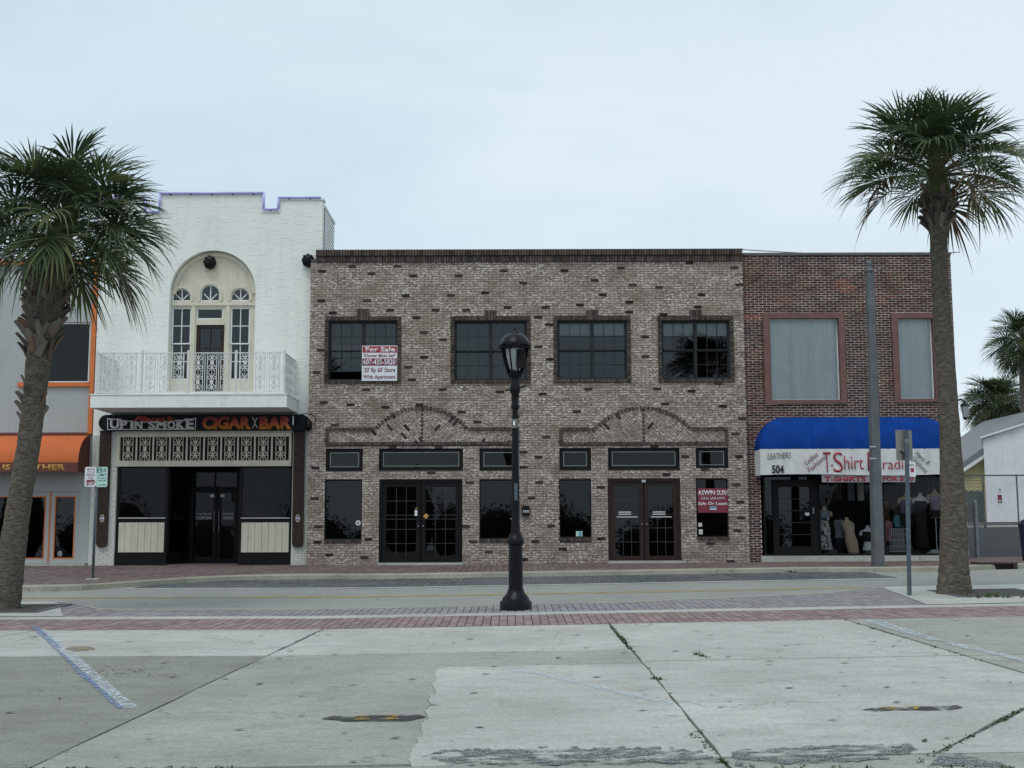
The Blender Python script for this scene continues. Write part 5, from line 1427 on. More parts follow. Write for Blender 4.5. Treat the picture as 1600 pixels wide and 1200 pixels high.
# mannequins in the window
def loft(secs, k=16):       # (z, cx, cy, rx, ry)
    m = MB()
    for z, cx, cy, rx, ry in secs:
        for j in range(k): th = 2 * math.pi * j / k; m.v.append((cx + rx * math.cos(th), cy + ry * math.sin(th), z))
    for i in range(len(secs) - 1):
        for j in range(k): m.f.append((i * k + j, i * k + (j + 1) % k, (i + 1) * k + (j + 1) % k, (i + 1) * k + j))
    m.f.append(tuple(range(k))[::-1]); m.f.append(tuple(range((len(secs) - 1) * k, len(secs) * k)))
    return m
BODY = [(.00, .0, .150, .105), (.08, .0, .172, .115), (.20, .0, .150, .10), (.30, .0, .122, .085), (.40, .0, .135, .10), (.50, .0, .160, .115), (.58, .0, .172, .10), (.64, .0, .175, .085), (.68, .0, .12, .07), (.71, .0, .058, .055), (.79, .0, .050, .05)]
def mannequin(px, ptop, depth, label, skin='skin', top=None, bottom=None, skirt=None, stand=True, legs=False, lean=0.0, arms=True, base='galvanised'):
    yy = y + depth; q = F(px, ptop, yy); z1 = q[1]; fl = shb; zb = z1 - .79
    t = thing('mannequin', label, 'mannequin', (q[0], yy, fl), 'shop window mannequins')
    S_ = [(zb + z, q[0] + lean * (z - .4), yy, rx, ry) for z, _, rx, ry in BODY]
    body = loft(S_)
    if arms:
        for s in (-1, 1): body.tube([(q[0] + s * .155 + lean * .2, yy, zb + .63), (q[0] + s * .20 + lean * .15, yy, zb + .56), (q[0] + s * .205 + lean * .1, yy - .01, zb + .50)], [.055, .05, .045], 10)
    if legs:
        for s in (-1, 1): body.tube([(q[0] + s * .08, yy, zb + .05), (q[0] + s * .085, yy, zb - .2), (q[0] + s * .08, yy, zb - .42), (q[0] + s * .075, yy, max(fl + .02, zb - .85))], [.088, .075, .052, .04], 12)
    body.build('body', skin, t, smooth=True)
    def garment(name, za, zbb, mat, grow=.012, flare=0.0, low=None):
        z0_ = zb + za; sec = []
        zs = [za + (zbb - za) * i / 10 for i in range(11)]
        for z in zs:
            zc2 = min(max(z, 0), .79); i = max(j for j in range(len(BODY)) if BODY[j][0] <= zc2 + 1e-6); j = min(i + 1, len(BODY) - 1)
            tt = 0 if j == i else (zc2 - BODY[i][0]) / (BODY[j][0] - BODY[i][0])
            rx = BODY[i][2] + (BODY[j][2] - BODY[i][2]) * tt + grow + max(0, -z) * flare; ry = BODY[i][3] + (BODY[j][3] - BODY[i][3]) * tt + grow + max(0, -z) * flare
            sec.append((zb + z, q[0] + lean * (z - .4), yy, rx, ry))
        loft(sec).build(name, mat, t, smooth=True)
    if top: garment('top', top[0], top[1], top[2])
    if bottom: garment('bottom', bottom[0], bottom[1], bottom[2], .016, bottom[3] if len(bottom) > 3 else 0.0)
    if stand:
        MB().lathe(q[0], yy, [(.012, fl + .02), (.012, zb + .05)], 8).build('pole', base, t); MB().lathe(q[0], yy, [(.14, fl), (.13, fl + .012), (.03, fl + .03), (.015, fl + .05)], 18).build('stand', base, t)
    return t
def P1(*a, **k): return mannequin(*a, **k)
mannequin(1287, 791, .45, 'mannequin in black and white floral dress beside the shop door', top=(.45, .68, 'cloth_grey'), bottom=(-.42, .46, 'floral', .12))
mannequin(1311.5, 806, .7, 'mannequin in grey print shirt second from the shop door', skin='cloth_black', top=(.16, .68, 'cloth_grey'), bottom=(-.2, .16, 'cloth_black'), stand=True)
mannequin(1326, 808, .35, 'mannequin in long nude dress leaning to the right', bottom=(-.22, .62, 'cloth_nude', -.04), stand=False, lean=-.18, legs=False, arms=False)
mannequin(1355.5, 821, .4, 'low white mannequin in black two piece left of the grey pole', skin='sign_white', top=(.34, .62, 'cloth_black'), bottom=(-.02, .10, 'cloth_black'), stand=False, legs=True)
mannequin(1384, 808, .6, 'mannequin in pink shirt behind the wire basket', skin='cloth_black', top=(.12, .7, 'cloth_pink'), stand=True)
mannequin(1381, 778, 1.2, 'mannequin in dull orange shirt at the back of the display', skin='cloth_black', top=(.0, .7, 'cloth_orange'))
mannequin(1403, 780, .75, 'mannequin in pale blue shorts behind the sign post', skin='cloth_black', bottom=(.0, .34, 'cloth_blue'))
mannequin(1415, 770, .5, 'mannequin in purple top and white edged shorts behind the sign post', top=(.2, .6, 'cloth_purple'), bottom=(-.12, .2, 'cloth_black'), stand=True)
mannequin(1437, 770, .45, 'mannequin in long black gown near the right end of the display', skin='sign_white', bottom=(-.75, .56, 'cloth_black', .05), stand=False)
mannequin(1460, 765, .4, 'mannequin in lilac corset on a white base at the right end', top=(.22, .62, 'cloth_lilac'), bottom=(.02, .22, 'cloth_black'), legs=False, base='sign_white')
q = F(1460, 860, y + .4)[0]
tag(MB().lathe(q, y + .4, [(.26, shb + .002), (.24, shb + .03), (.14, shb + .09), (.10, shb + .14), (.08, shb + .15)], 20).build('display_foot', 'sign_white', loc=(q, y + .4, shb), smooth=True), 'white conical display foot under the lilac corset mannequin', 'stand')
bx_mb = MB(); a, b, c, d = FR(1389, 826, 1414, 862, y + .4); t_ = .006
for i in range(9):
    x = a + (b - a) * i / 8
    for yy in (y + .3, y + .55): bx_mb.box(x - t_, x + t_, yy - t_, yy + t_, c, d)
for j in range(5):
    z = c + (d - c) * j / 4
    for yy in (y + .3, y + .55): bx_mb.box(a, b, yy - t_ * .9, yy + t_ * .9, z - t_, z + t_)
    for x in (a, b): bx_mb.box(x - t_ * .8, x + t_ * .8, y + .3, y + .55, z - t_, z + t_)
tag(bx_mb.build('wire_basket', 'sign_silver', loc=(a, y + .4, c)), 'white wire basket standing in the display window', 'basket')
gr = MB(); gcol = ('cloth_black', 'interior_grey', 'cloth_grey', 'sign_silver')
for i, px in enumerate((1296, 1310, 1330, 1345, 1440, 1450, 1462, 1472)):
    a, b, c, d = FR(px - 5, 752, px + 5, 782 if px < 1400 else 775, y + 1.3)
    m = MB(); n_ = 8
    for j in range(n_ + 1):
        x = a + (b - a) * j / n_; yy = y + 1.3 + .03 * math.sin(j * 1.7 + i); m.v += [(x, yy, c), (x, yy + .01, d), (x, yy + .04, c), (x, yy + .05, d)]
    for j in range(n_): k = j * 4; m.f += [(k, k + 4, k + 5, k + 1), (k + 2, k + 3, k + 7, k + 6)]
    tag(m.build('hanging_shirt', gcol[i % 4], loc=(a, y + 1.3, c)), ('black', 'charcoal', 'grey', 'pale')[i % 4] + ' garment hung at the back of the display, ' + ('on the left by the shop door' if i < 4 else 'on the right behind the gowns'), 'garment', 'garments hung at the back of the display')
# lantern on the right corner
q = F(1499, 640, y - .3); lx, lz = QX1 - .02, q[1]
wl_ = thing('wall_lantern', 'black wall lantern at the right corner of the red brick shop', 'lantern', (lx, y - .3, lz - .3))
MB().tube([(lx - .05, y, lz + .25), (lx + .05, y - .2, lz + .30), (lx + .12, y - .3, lz + .22)], .025, 8).build('bracket', 'black_metal', wl_, smooth=True)
MB().lathe(lx + .12, y - .3, [(.02, lz + .22), (.13, lz + .12), (.14, lz + .09)], 8).build('cap', 'black_metal', wl_); MB().lathe(lx + .12, y - .3, [(.12, lz + .09), (.07, lz - .22)], 8).build('glass', 'lamp_glass', wl_); MB().lathe(lx + .12, y - .3, [(.08, lz - .22), (.05, lz - .27), (.01, lz - .29)], 8).build('finial', 'black_metal', wl_)

# ================================================================== STREET FURNITURE
# street lamp
lx, ly = G(806, 954); ly += .2; lx = lx * ly / (ly - .2)
z0 = zU(lx, ly); PPM = 1900 / (ly * math.cos(PITCH) - 1.2 * math.sin(PITCH))
def lz(py): return F(806, py, ly)[1]
def lr(h): return h / PPM
lamp = thing('street_lamp', 'black cast iron street lamp with one acorn lantern on the near sidewalk', 'street lamp', (lx, ly, z0))
def lp(name, prof, mat='black_metal', k=28, parent=lamp, **kw):
    return MB().lathe(lx, ly, [(lr(r), lz(p)) for p, r in prof], k).build(name, mat, parent, smooth=kw.get('smooth', True), fix=True)
def soft(o):
    md = o.modifiers.new('edge', 'EDGE_SPLIT'); md.split_angle = R(35); return o
soft(MB().lathe(lx, ly, [(lr(25), z0 - .02), (lr(25), lz(942)), (lr(24), lz(939)), (lr(21.5), lz(938)), (lr(20.5), lz(934)), (lr(16), lz(929)), (lr(13), lz(924)), (lr(12.4), lz(922)), (lr(12.4), lz(920))], 28).build('base', 'black_metal', lamp, smooth=True))
soft(lp('pedestal', [(920, 11.2), (852, 10.6)], k=16, smooth=False))
soft(lp('collar', [(852, 11), (850, 13), (846, 13.6), (842, 13), (839, 11), (836, 9.5), (833, 8.6)]))
soft(lp('shaft', [(833, 7.6), (815, 6.4), (760, 6.2), (640, 4.7)], k=16))
soft(lp('neck', [(640, 4.7), (638, 6.8), (634, 7.0), (631, 5.6), (616, 6.2), (612, 8.2), (606, 8.8), (603, 7.4), (592, 7.4), (589, 9.8), (585, 12.2), (583, 12.4)]))
MB().tube([(lx - lr(16), ly, lz(610)), (lx + lr(18), ly, lz(603))], lr(1.6), 8).build('ladder_rest', 'black_metal', lamp)
gl_ = lp('lantern_glass', [(583, 10.5), (575, 13.5), (560, 18.5), (545, 22), (541, 22.4)], 'glass_clear', 16)
lp('refractor', [(582, 6), (575, 9), (560, 13), (546, 15)], 'lamp_white', 16)
MB().box(lx + lr(2), lx + lr(17), ly - lr(17), ly - lr(14), lz(577), lz(548)).build('ballast_shield', 'dark_frame', lamp)  # dark box added so the lantern's right half looks dark
rb_ = MB()
for j in range(8):
    th = 2 * math.pi * (j + .5) / 8; rb_.tube([(lx + lr(r) * math.cos(th), ly + lr(r) * math.sin(th), lz(p)) for p, r in ((584, 12), (575, 14.6), (560, 19.6), (545, 23), (540, 23.4))], lr(1.5), 6)
rb_.build_each('lantern_rib', 'black_metal', lamp, smooth=True)
MB().plate([(lx + lr(1), lz(582)), (lx + lr(12), lz(578)), (lx + lr(19), lz(545)), (lx + lr(1), lz(545))], [], ly - lr(21.8), ly - lr(21.4)).build('baffle', 'dark_frame', lamp) if False else None
soft(lp('lantern_cap', [(542, 22.5), (541, 25), (538, 25.4), (535, 23.8), (529, 20.4), (524, 15), (521.5, 10), (521, 9), (519.5, 8.4), (518.5, 3.5), (516, 2.2), (514.5, 2.8), (512.5, 2.2), (511, .6)]))
sc_ = MB()
for j in range(8):
    th = 2 * math.pi * j / 8; ux, uy = math.cos(th), math.sin(th)
    pts = []
    for i in range(9):
        a = R(180 * i / 8); pts.append((lx + (lr(24.2)) * ux - uy * lr(8) * math.cos(a), ly + lr(24.2) * uy + ux * lr(8) * math.cos(a), lz(540) - lr(5) * math.sin(a)))
    sc_.tube(pts, lr(1.3), 6)
sc_.build_each('crown_scallop', 'black_metal', lamp, smooth=True)
a, b, c, d = FR(798.5, 655, 808.5, 668.5, ly - lr(6)); bxx = bx('tag_box', 'sign_back', lamp, a, b, ly - lr(7), ly - lr(4), c, d); bx('tag_inset', 'black_ink', bxx, a + .015, b - .02, ly - lr(7.3), ly - lr(7.02), c + .02, d - .02); bx('tag_card', 'sign_white', bxx, a + .03, b - .035, ly - lr(7.6), ly - lr(7.32), c + .035, d - .03)
a, b, c, d = FR(803.5, 755, 808.5, 782, ly - lr(6.4)); bx('old_sticker', 'blue_steel', lamp, a, b, ly - lr(6.9), ly - lr(5.5), c, d)
MB().tube([(lx - lr(8), ly, lz(811)), (lx + lr(9), ly, lz(811))], lr(1), 6).build('clamp', 'galvanised', lamp)
# left parking signs
sx_, sy_ = G(145, 905.5); z0 = zU(sx_, sy_)
sp = thing('parking_sign', 'thin steel post with motorcycle and two hour parking signs at the left', 'sign post', (sx_, sy_, z0))
zt_ = F(152, 731, sy_)[1]
dxs = F(151, 745, sy_)[0]
MB().tube([(sx_, sy_, z0 - .05), (dxs, sy_, zt_)], .03, 10).build('post', 'blue_steel', sp, smooth=True)
MB().obox((sx_, sy_, z0 + .012), (.14, 0, 0), (0, .1, 0), (0, 0, .012)).build('base_plate', 'concrete_light', sp)
yz = sy_ - .045
def rrect(a, b, c, d, r=.04): return arc(b - r, d - r, r, 0, 90, 5) + arc(a + r, d - r, r, 90, 180, 5) + arc(a + r, c + r, r, 180, 270, 5) + arc(b - r, c + r, r, 270, 360, 5)
for (p0, p1, mt, q0, q1) in ((132.5, 150.2, 'sign_white', 729.5, 760.5), (150.6, 168, 'sign_mint', 729.5, 761)):
    a, b, c, d = FR(p0, q0, p1, q1, yz); W, H = b - a, d - c
    pl = MB().plate(rrect(a, b, c, d), [], yz - .004, yz).build('sign_plate', mt, sp)
    tx = (('MOTOR', .2, .88, .82, .93), ('CYCLE', .2, .88, .68, .79), ('PARKING', .12, .9, .53, .65), ('ONLY', .28, .8, .40, .50)) if p0 < 140 else (('HR', .5, .92, .74, .93), ('LIMIT', .15, .9, .53, .67), ('8:00 AM to', .08, .92, .40, .47), ('10:00 PM', .15, .88, .28, .36))
    for s, u0, u1, v0, v1 in tx: text(s, a + u0 * W, a + u1 * W, c + v0 * H, c + v1 * H, yz - .0042, 'maroon_ink' if p0 < 140 else 'sign_green', pl, bold=.015, th=.001)
    mk = 'maroon_ink' if p0 < 140 else 'sign_green'; ar = MB(); zq = c + .1 * H; ar.box(a + .2 * W, a + .85 * W, yz - .006, yz - .0042, zq - .008, zq + .008)
    xt = a + (.1 if p0 < 140 else .92) * W; s = 1 if p0 < 140 else -1; ar.plate([(xt, zq), (xt + s * .06, zq - .025), (xt + s * .06, zq + .025)], [], yz - .0061, yz - .0042); ar.build('arrow', mk, pl)
    if p0 < 140:
        mc = MB()
        for u in (.33, .74): mc.plate(arc(a + u * W, c + .25 * H, .05, 0, 340, 14), [arc(a + u * W, c + .25 * H, .028, 0, 340, 14)], yz - .006, yz - .0042)
        mc.obox((a + .53 * W, yz - .0052, c + .29 * H), (.08, 0, .01), (0, .001, 0), (0, 0, .02)); mc.obox((a + .66 * W, yz - .0053, c + .32 * H), (.03, 0, -.04), (0, .001, 0), (.006, 0, .006)); mc.build('motorcycle_symbol', mk, pl)
    else:
        bx('number_block', 'sign_green', pl, a + .03 * W, a + .45 * W, yz - .0055, yz - .0042, c + .7 * H, c + .97 * H); text('2', a + .12 * W, a + .38 * W, c + .73 * H, c + .94 * H, yz - .0056, 'sign_mint', pl, bold=.03, th=.001)
# sign seen from behind at the right
sx_, sy_ = G(1421.5, 931); z0 = zU(sx_, sy_)
rs = thing('traffic_sign', 'grey sign seen from behind on a thin post before the blue awning', 'sign post', (sx_, sy_, z0))
zt_ = F(1418, 672, sy_)[1]; tx_ = F(1416.5, 672, sy_)[0]
pm2 = MB()
pm2.obox(((sx_ + tx_) / 2, sy_, (z0 + zt_) / 2), (.032, 0, 0), (0, .006, 0), ((tx_ - sx_) / 2, 0, (zt_ - z0) / 2)); pm2.obox(((sx_ + tx_) / 2 - .028, sy_ + .012, (z0 + zt_) / 2), (.005, 0, 0), (0, .016, 0), ((tx_ - sx_) / 2, 0, (zt_ - z0) / 2)); pm2.obox(((sx_ + tx_) / 2 + .028, sy_ + .012, (z0 + zt_) / 2), (.005, 0, 0), (0, .016, 0), ((tx_ - sx_) / 2, 0, (zt_ - z0) / 2))
pm2.build('post', 'blue_steel', rs)
hl = MB()
for i in range(60):
    t = (i + .5) / 60; hl.obox((sx_ + (tx_ - sx_) * t, sy_ - .0065, z0 + (zt_ - z0) * t), (.008, 0, 0), (0, .001, 0), (0, 0, .008))
hl.build('post_hole', 'black_ink', rs)
a, b, c, d = FR(1398, 672, 1427.5, 719.5, sy_ + .04)
MB().obox(((a + b) / 2, sy_ + .045, (c + d) / 2), ((b - a) / 2, .07, 0), (-.001, .002, 0), (0, 0, (d - c) / 2)).build('sign_plate', 'sign_back', rs)
cu_ = MB(); cu_.tube([(a + .05, sy_ + .02, c + .16), (a + .10, sy_ - .005, c + .15), (a + .14, sy_ - .005, c + .10), (a + .12, sy_ - .005, c + .03)], .012, 6); cu_.build('bracket_strap', 'dark_frame', rs)
bx('bolt_plate', 'galvanised', rs, tx_ - .045, tx_ + .045, sy_ - .012, sy_ - .007, c + .3, c + .36)
a, b, c, d = FR(1419.5, 722, 1429.5, 745, sy_ + .01); sp2 = MB().plate(rrect(a, b + .02, c, d, .015), [], sy_ + .03, sy_ + .033).build('small_plate', 'sign_white', rs)
text('NO', a + .03, b, d - .07, d - .03, sy_ + .0295, 'maroon_ink', sp2, bold=.02, th=.001)
bx('small_mark', 'red_ink', sp2, a + .045, b - .01, sy_ + .027, sy_ + .0295, c + .08, c + .15)
# square grey pole
px0, py0 = G(1372, 885); z0 = zU(px0, py0)
zt_ = F(1359, 424, py0)[1]; xt_ = F(1359, 424, py0)[0]
gp = thing('square_pole', 'tall square tapered grey pole standing before the red brick shop', 'pole', (px0, py0, z0))
m = MB(); ang = R(8)
for (cx, hw, z) in ((px0, .128, z0 - .1), (xt_, .082, zt_)):
    for sx, sy in ((-1, -1), (1, -1), (1, 1), (-1, 1)): m.v.append((cx + hw * (sx * math.cos(ang) - sy * math.sin(ang)), py0 + hw * (sx * math.sin(ang) + sy * math.cos(ang)), z))
m.f += [(0, 1, 5, 4), (1, 2, 6, 5), (2, 3, 7, 6), (3, 0, 4, 7), (4, 5, 6, 7)]
m.build('shaft', 'pole_grey', gp, bevel=.025)
MB().lathe(xt_, py0, [(.105, zt_ - .03), (.105, zt_ + .03), (.08, zt_ + .06), (.05, zt_ + .10), (.05, zt_ + .14), (.075, zt_ + .19), (.05, zt_ + .25), (.01, zt_ + .28)], 16).build('finial', 'pole_grey', gp, smooth=True)
bd = MB()
for py in (698, 716.5): q = F(1366, py, py0 - .15); bd.box(q[0] - .10, q[0] + .04, py0 - .14, py0 - .12, q[1] - .012, q[1] + .012)
bd.build_each('strap', 'sign_silver', gp)

# ================================================================== PALMS
def frond_mesh(elev, seed, Rb=.8, Lp=.7, nseg=48, droop=.3):
    rg = random.Random(seed); m = MB(); mats = []
    ang = R(elev); p = Vector((0, 0, 0)); pts = [p.copy()]
    n = 7; curve = R(20 if elev > 20 else 12) / n
    for i in range(n):
        p = p + Vector((math.cos(ang), 0, math.sin(ang))) * (Lp / n); ang -= curve * (.4 + i / n); pts.append(p.copy())
    m.tube(pts, [.022 - .0016 * i for i in range(len(pts))], 5); mats += [1] * (len(m.f))
    d = Vector((math.cos(ang), 0, math.sin(ang))); up = Vector((-math.sin(ang), 0, math.cos(ang))); Y = Vector((0, 1, 0))
    costa = []; q = p.copy(); a2 = ang
    for i in range(9): costa.append((q.copy(), a2)); q = q + Vector((math.cos(a2), 0, math.sin(a2))) * (Rb * .045); a2 -= R(3.2)
    tmax = R(142); dth = 2 * tmax / nseg
    for i in range(nseg):
        th = -tmax + dth * (i + .5); k = 1 - abs(th) / tmax
        o, aa = costa[min(8, int(k * 8.99))]
        dd = Vector((math.cos(aa), 0, math.sin(aa))); uu = Vector((-math.sin(aa), 0, math.cos(aa)))
        L = Rb * (.62 + .38 * k ** .6) * rg.uniform(.9, 1.08)
        th2 = th + rg.uniform(-.03, .03); dr = dd * math.cos(th2) + Y * math.sin(th2) + uu * (.42 * abs(math.sin(th2)))
        dr.normalize(); side = dr.cross(uu).normalized(); nrm = side.cross(dr)
        hang = droop * rg.choice((.3, .6, .8, 1.0, 1.3, 2.6)); k0 = len(m.v); st = (0.02, .28, .5, .72, .88, 1.0)
        for s in st:
            x = L * s; pos = o + dr * x - Vector((0, 0, 1)) * hang * L * (max(0, s - .25) ** 2 * .9 + max(0, s - .55) ** 2 * 2.6)
            half = (x * dth * .56 if s < .45 else L * .5 * dth * .5 * max(.02, (1 - (s - .5) / .5)) ** .75)
            half = min(half, L * .5 * dth * .56)
            for e in (-1, 0, 1): m.v.append(tuple(pos + side * half * e + nrm * (0 if e else half * .6)))
        for j in range(len(st) - 1):
            a = k0 + 3 * j; m.f += [(a, a + 1, a + 4, a + 3), (a + 1, a + 2, a + 5, a + 4)]; mats += [0, 0]
    me = bpy.data.meshes.new('frond'); me.from_pydata(m.v, [], m.f); me.update()
    return me, mats
FR_ELEV = (84, 70, 56, 42, 28, 14, 0, -14, -28, -44, -60)
FRM = {}
def fronds_for(mat):
    if mat in FRM: return FRM[mat]
    d = {}
    for e in FR_ELEV:
        d[e] = []
        for s in range(2):
            me, ms = frond_mesh(e, e * 7 + s + 900, Rb=(.70 if e > 75 else .80), Lp=(.46 if e > 75 else .70), droop=(.16 if e > 40 else .22))
            me.materials.append(M[mat]); me.materials.append(M['stalk']); me.polygons.foreach_set('material_index', ms); d[e].append(me)
    FRM[mat] = d; return d
def boot_mesh(seed):
    rg = random.Random(seed); m = MB(); L = rg.uniform(.22, .34)
    secs = ((0, .075, .016), (.35, .06, .02), (.75, .042, .018), (1, .034, .012))
    for s, w, t in secs:
        out = .02 + .12 * s ** 1.6
        for e in (-1, -.4, .4, 1): m.v.append((out - .02 * abs(e), w * e, L * s)); 
        for e in (1, .4, -.4, -1): m.v.append((out - t - .02 * abs(e) - .008, w * e * .95, L * s))
    for i in range(3):
        for j in range(8): m.f.append((i * 8 + j, i * 8 + (j + 1) % 8, (i + 1) * 8 + (j + 1) % 8, (i + 1) * 8 + j))
    m.f += [tuple(range(8))[::-1], tuple(range(24, 32))]
    me = bpy.data.meshes.new('leaf_base'); me.from_pydata(m.v, [], m.f); return me
BOOTS = [boot_mesh(s) for s in range(6)]
def palm(label, path, rads, crown, nf, scale=1.0, boots=(), seed=1, mat='frond', group=None, name='palm_tree', detail=True, trunk='trunk', low=-60):
    """path: points up the trunk; boots: (from, to, count, out) as shares of the path"""
    rg = random.Random(seed); base = Vector(path[0])
    t = thing(name, label, 'palm tree', base, group)
    pts = []; rr = []
    for i in range(len(path) - 1):
        k = 14 if detail else 3
        for j in range(k): s = j / k; pts.append(Vector(path[i]).lerp(Vector(path[i + 1]), s)); rr.append(rads[i] + (rads[i + 1] - rads[i]) * s)
    pts.append(Vector(path[-1])); rr.append(rads[-1])
    m = MB(); K = 20 if detail else 8
    for p, r in zip(pts, rr):
        ring = 1 + rg.uniform(-.025, .025)
        for j in range(K):
            th = 2 * math.pi * j / K; q = r * ring * (1 + rg.uniform(-.022, .022)); m.v.append((p.x + q * math.cos(th), p.y + q * math.sin(th), p.z + rg.uniform(-.01, .01)))
    for i in range(len(pts) - 1):
        for j in range(K): m.f.append((i * K + j, i * K + (j + 1) % K, (i + 1) * K + (j + 1) % K, (i + 1) * K + j))
    tr = m.build('trunk', trunk, t, smooth=True)
    for (s0, s1, cnt, r0, r1, sz, t0, t1) in boots:
        for i in range(cnt):
            s = s0 + (s1 - s0) * (i + .5) / cnt; f = s * (len(pts) - 1); a = int(f); p = pts[a].lerp(pts[min(a + 1, len(pts) - 1)], f - a)
            th = i * 2.39996 + rg.uniform(-.2, .2); r = r0 + (r1 - r0) * (i / cnt); lean = rg.choice((-1, 1)) * rg.uniform(.35, .75)
            o = link('leaf_base', BOOTS[i % 6], 'boot', tr)
            o.matrix_parent_inverse = Matrix.Identity(4)
            mt = Matrix.Translation(p - base) @ Matrix.Rotation(th, 4, 'Z') @ Matrix.Translation((r, 0, 0)) @ Matrix.Rotation(lean, 4, 'X') @ Matrix.Rotation(rg.uniform(t0, t1), 4, 'Y') @ Matrix.Scale(sz * rg.uniform(.85, 1.2), 4)
            o.matrix_basis = mt
    c = Vector(crown); cm = MB()
    for i in range(9):
        a = rg.uniform(0, 6.28); e = R(rg.uniform(66, 88)); L = rg.uniform(.7, 1.25) * scale; dv = Vector((math.cos(a) * math.cos(e), math.sin(a) * math.cos(e), math.sin(e)))
        cm.tube([c - dv * .1, c + dv * L * .5, c + dv * L], [.05, .04, .004], 5)
    cm.tube([Vector(path[-1]) - Vector((0, 0, .2)), c + Vector((0, 0, .15))], [rads[-1] * 1.25, rads[-1] * .5], 10)
    cr = cm.build('crown', 'stalk', t)
    fm = fronds_for(mat)
    for i in range(nf):
        u = (i + .5) / nf; e = 86 - (86 - low) * u ** .92 + rg.uniform(-7, 7); ek = min(FR_ELEV, key=lambda v: abs(v - e))
        me = (fronds_for('frond_dead') if detail and i >= nf - 3 else fm)[ek][i % 2]; az = i * 2.39996 + rg.uniform(-.25, .25)
        o = bpy.data.objects.new('frond', me); COL.objects.link(o); o.parent = cr
        st = c - base + Vector((0, 0, -.18 * u * scale)) + Vector((math.cos(az), math.sin(az), 0)) * rads[-1] * .5 * u
        o.matrix_basis = Matrix.Translation(st) @ Matrix.Rotation(az, 4, 'Z') @ Matrix.Rotation(rg.uniform(-.35, .35), 4, 'X') @ Matrix.Rotation(R(ek - e) * .8, 4, 'Y') @ Matrix.Scale(scale * rg.uniform(.86, 1.1), 4)
    return t
def trunk_pts(pix, yy, z0):
    out = []
    for i, (px, py) in enumerate(pix):
        x, z = F(px, py, yy); out.append((x, yy, z if i else z0))
    return out
yl_ = 20.3
lp_ = trunk_pts([(7, 955), (18, 870), (29, 790), (45, 695), (54, 620), (62, 550), (70, 490), (76, 430)], yl_, zU(-8.3, yl_) - .02)
q = F(104, 343, yl_)
palm('leaning palm at the left edge with rough trunk and dark green crown', lp_, [.25, .215, .20, .188, .182, .21, .285, .265], (q[0], yl_, q[1]), 58, 1.1,
     boots=((.69, .98, 96, .21, .24, 1.0, -.12, .2), (.42, .60, 14, .13, .13, 1.1, -.12, .0)), seed=5, low=-38)
yr_ = 20.9
rp_ = trunk_pts([(1491, 935), (1490.5, 890), (1490, 800), (1483, 650), (1474, 523), (1468, 440), (1466.5, 365), (1466, 310)], yr_, zU(8.05, yr_) - .02)
q = F(1464, 262, yr_)
palm('tall palm at the right with smooth trunk in front of the red brick shop', rp_, [.30, .245, .215, .165, .158, .145, .15, .23], (q[0], yr_, q[1]), 46, 1.04,
     boots=((.865, .985, 56, .13, .19, 1.0, -.1, .22),), seed=12, low=-14)
# two palms beyond the car park
yy = 72.0; q = F(1556, 622, yy); z = zU(27, yy)
palm('round shaggy palm behind the white garage', [(q[0], yy, z - .3), (q[0] + .1, yy, q[1] - 1.2), (q[0], yy, q[1] - .4)], [.3, .25, .3], (q[0], yy, q[1] - .25), 110, 1.3, seed=3, mat='frond_far', detail=False, low=-88)
yy = 66.0; q = F(1598, 530, yy); z = zU(27, yy)
palm('taller palm at the right edge behind the white garage', [(q[0] - .2, yy, z - .3), (q[0] - .1, yy, q[1] - 2), (q[0], yy, q[1] - .3)], [.26, .2, .22], (q[0], yy, q[1]), 56, 1.25, seed=8, mat='frond_far', detail=False)
# ================================================================== BEYOND THE SHOPS, RIGHT
yh = 56.0
a, z1 = F(1536, 686, yh); b, z2 = F(1640, 650, yh); zb = zU(22, yh) - .3
gx = thing('white_garage', 'plain white walled building with sloping roof edge beyond the driveway', 'building', (a + 2, yh, zb))
def skew(m, k=.40):       # the plot runs away from the street at an angle
    m.v = [(v[0] + (v[1] - yh) * k, v[1], v[2]) for v in m.v]; return m
skew(MB().plate([(a, zb), (b, zb), (b, z2), (a, z1)], [], yh, yh + 9)).build('wall', 'far_white', gx)
skew(MB().plate([(a - .12, z1 + .0), (b + .3, z2 + .05), (b + .3, z2 + .15), (a - .12, z1 + .1)], [], yh - .15, yh + 9.2)).build('roof', 'far_white', gx)
for (p0, q0, p1, q1, mt) in ((1560, 759, 1564.5, 767, 'sign_white'), (1559.5, 773, 1565.5, 785, 'sign_maroon')):
    u = FR(p0, q0, p1, q1, yh - .03); s = thing('wall_notice', 'small pale notice above the maroon one on the white garage' if mt == 'sign_white' else 'small maroon and white notice on the white garage', 'notice', ((u[0] + u[1]) / 2, yh - .03, u[2]))
    bx('plate', mt, s, u[0], u[1], yh - .03, yh - .002, u[2], u[3]); bx('mark', 'grey_ink' if mt == 'sign_white' else 'sign_white', s, u[0] + .03, u[1] - .03, yh - .034, yh - .031, u[2] + .04, u[2] + .1)
yh = 64.0
a, zz1 = F(1486, 735, yh); b = F(1545, 735, yh)[0]; zb = zU(22, yh) - .3
ey, ez = F(1504, 737, yh), F(1540, 713, yh)
hs = thing('yellow_house', 'pale yellow clapboard house with grey gable roof behind the driveway', 'house', ((a + b) / 2, yh, zb))
sl = (ez[1] - ey[1]) / (ez[0] - ey[0]); zl = lambda x: ey[1] + (x - ey[0]) * sl
b2 = b + 2.5
MB().plate([(a, zb), (b2, zb), (b2, zl(b2)), (a, zl(a))], [], yh + .02, yh + 7).build('wall', 'yellow_siding', hs)
m = MB(); z = zb + .2
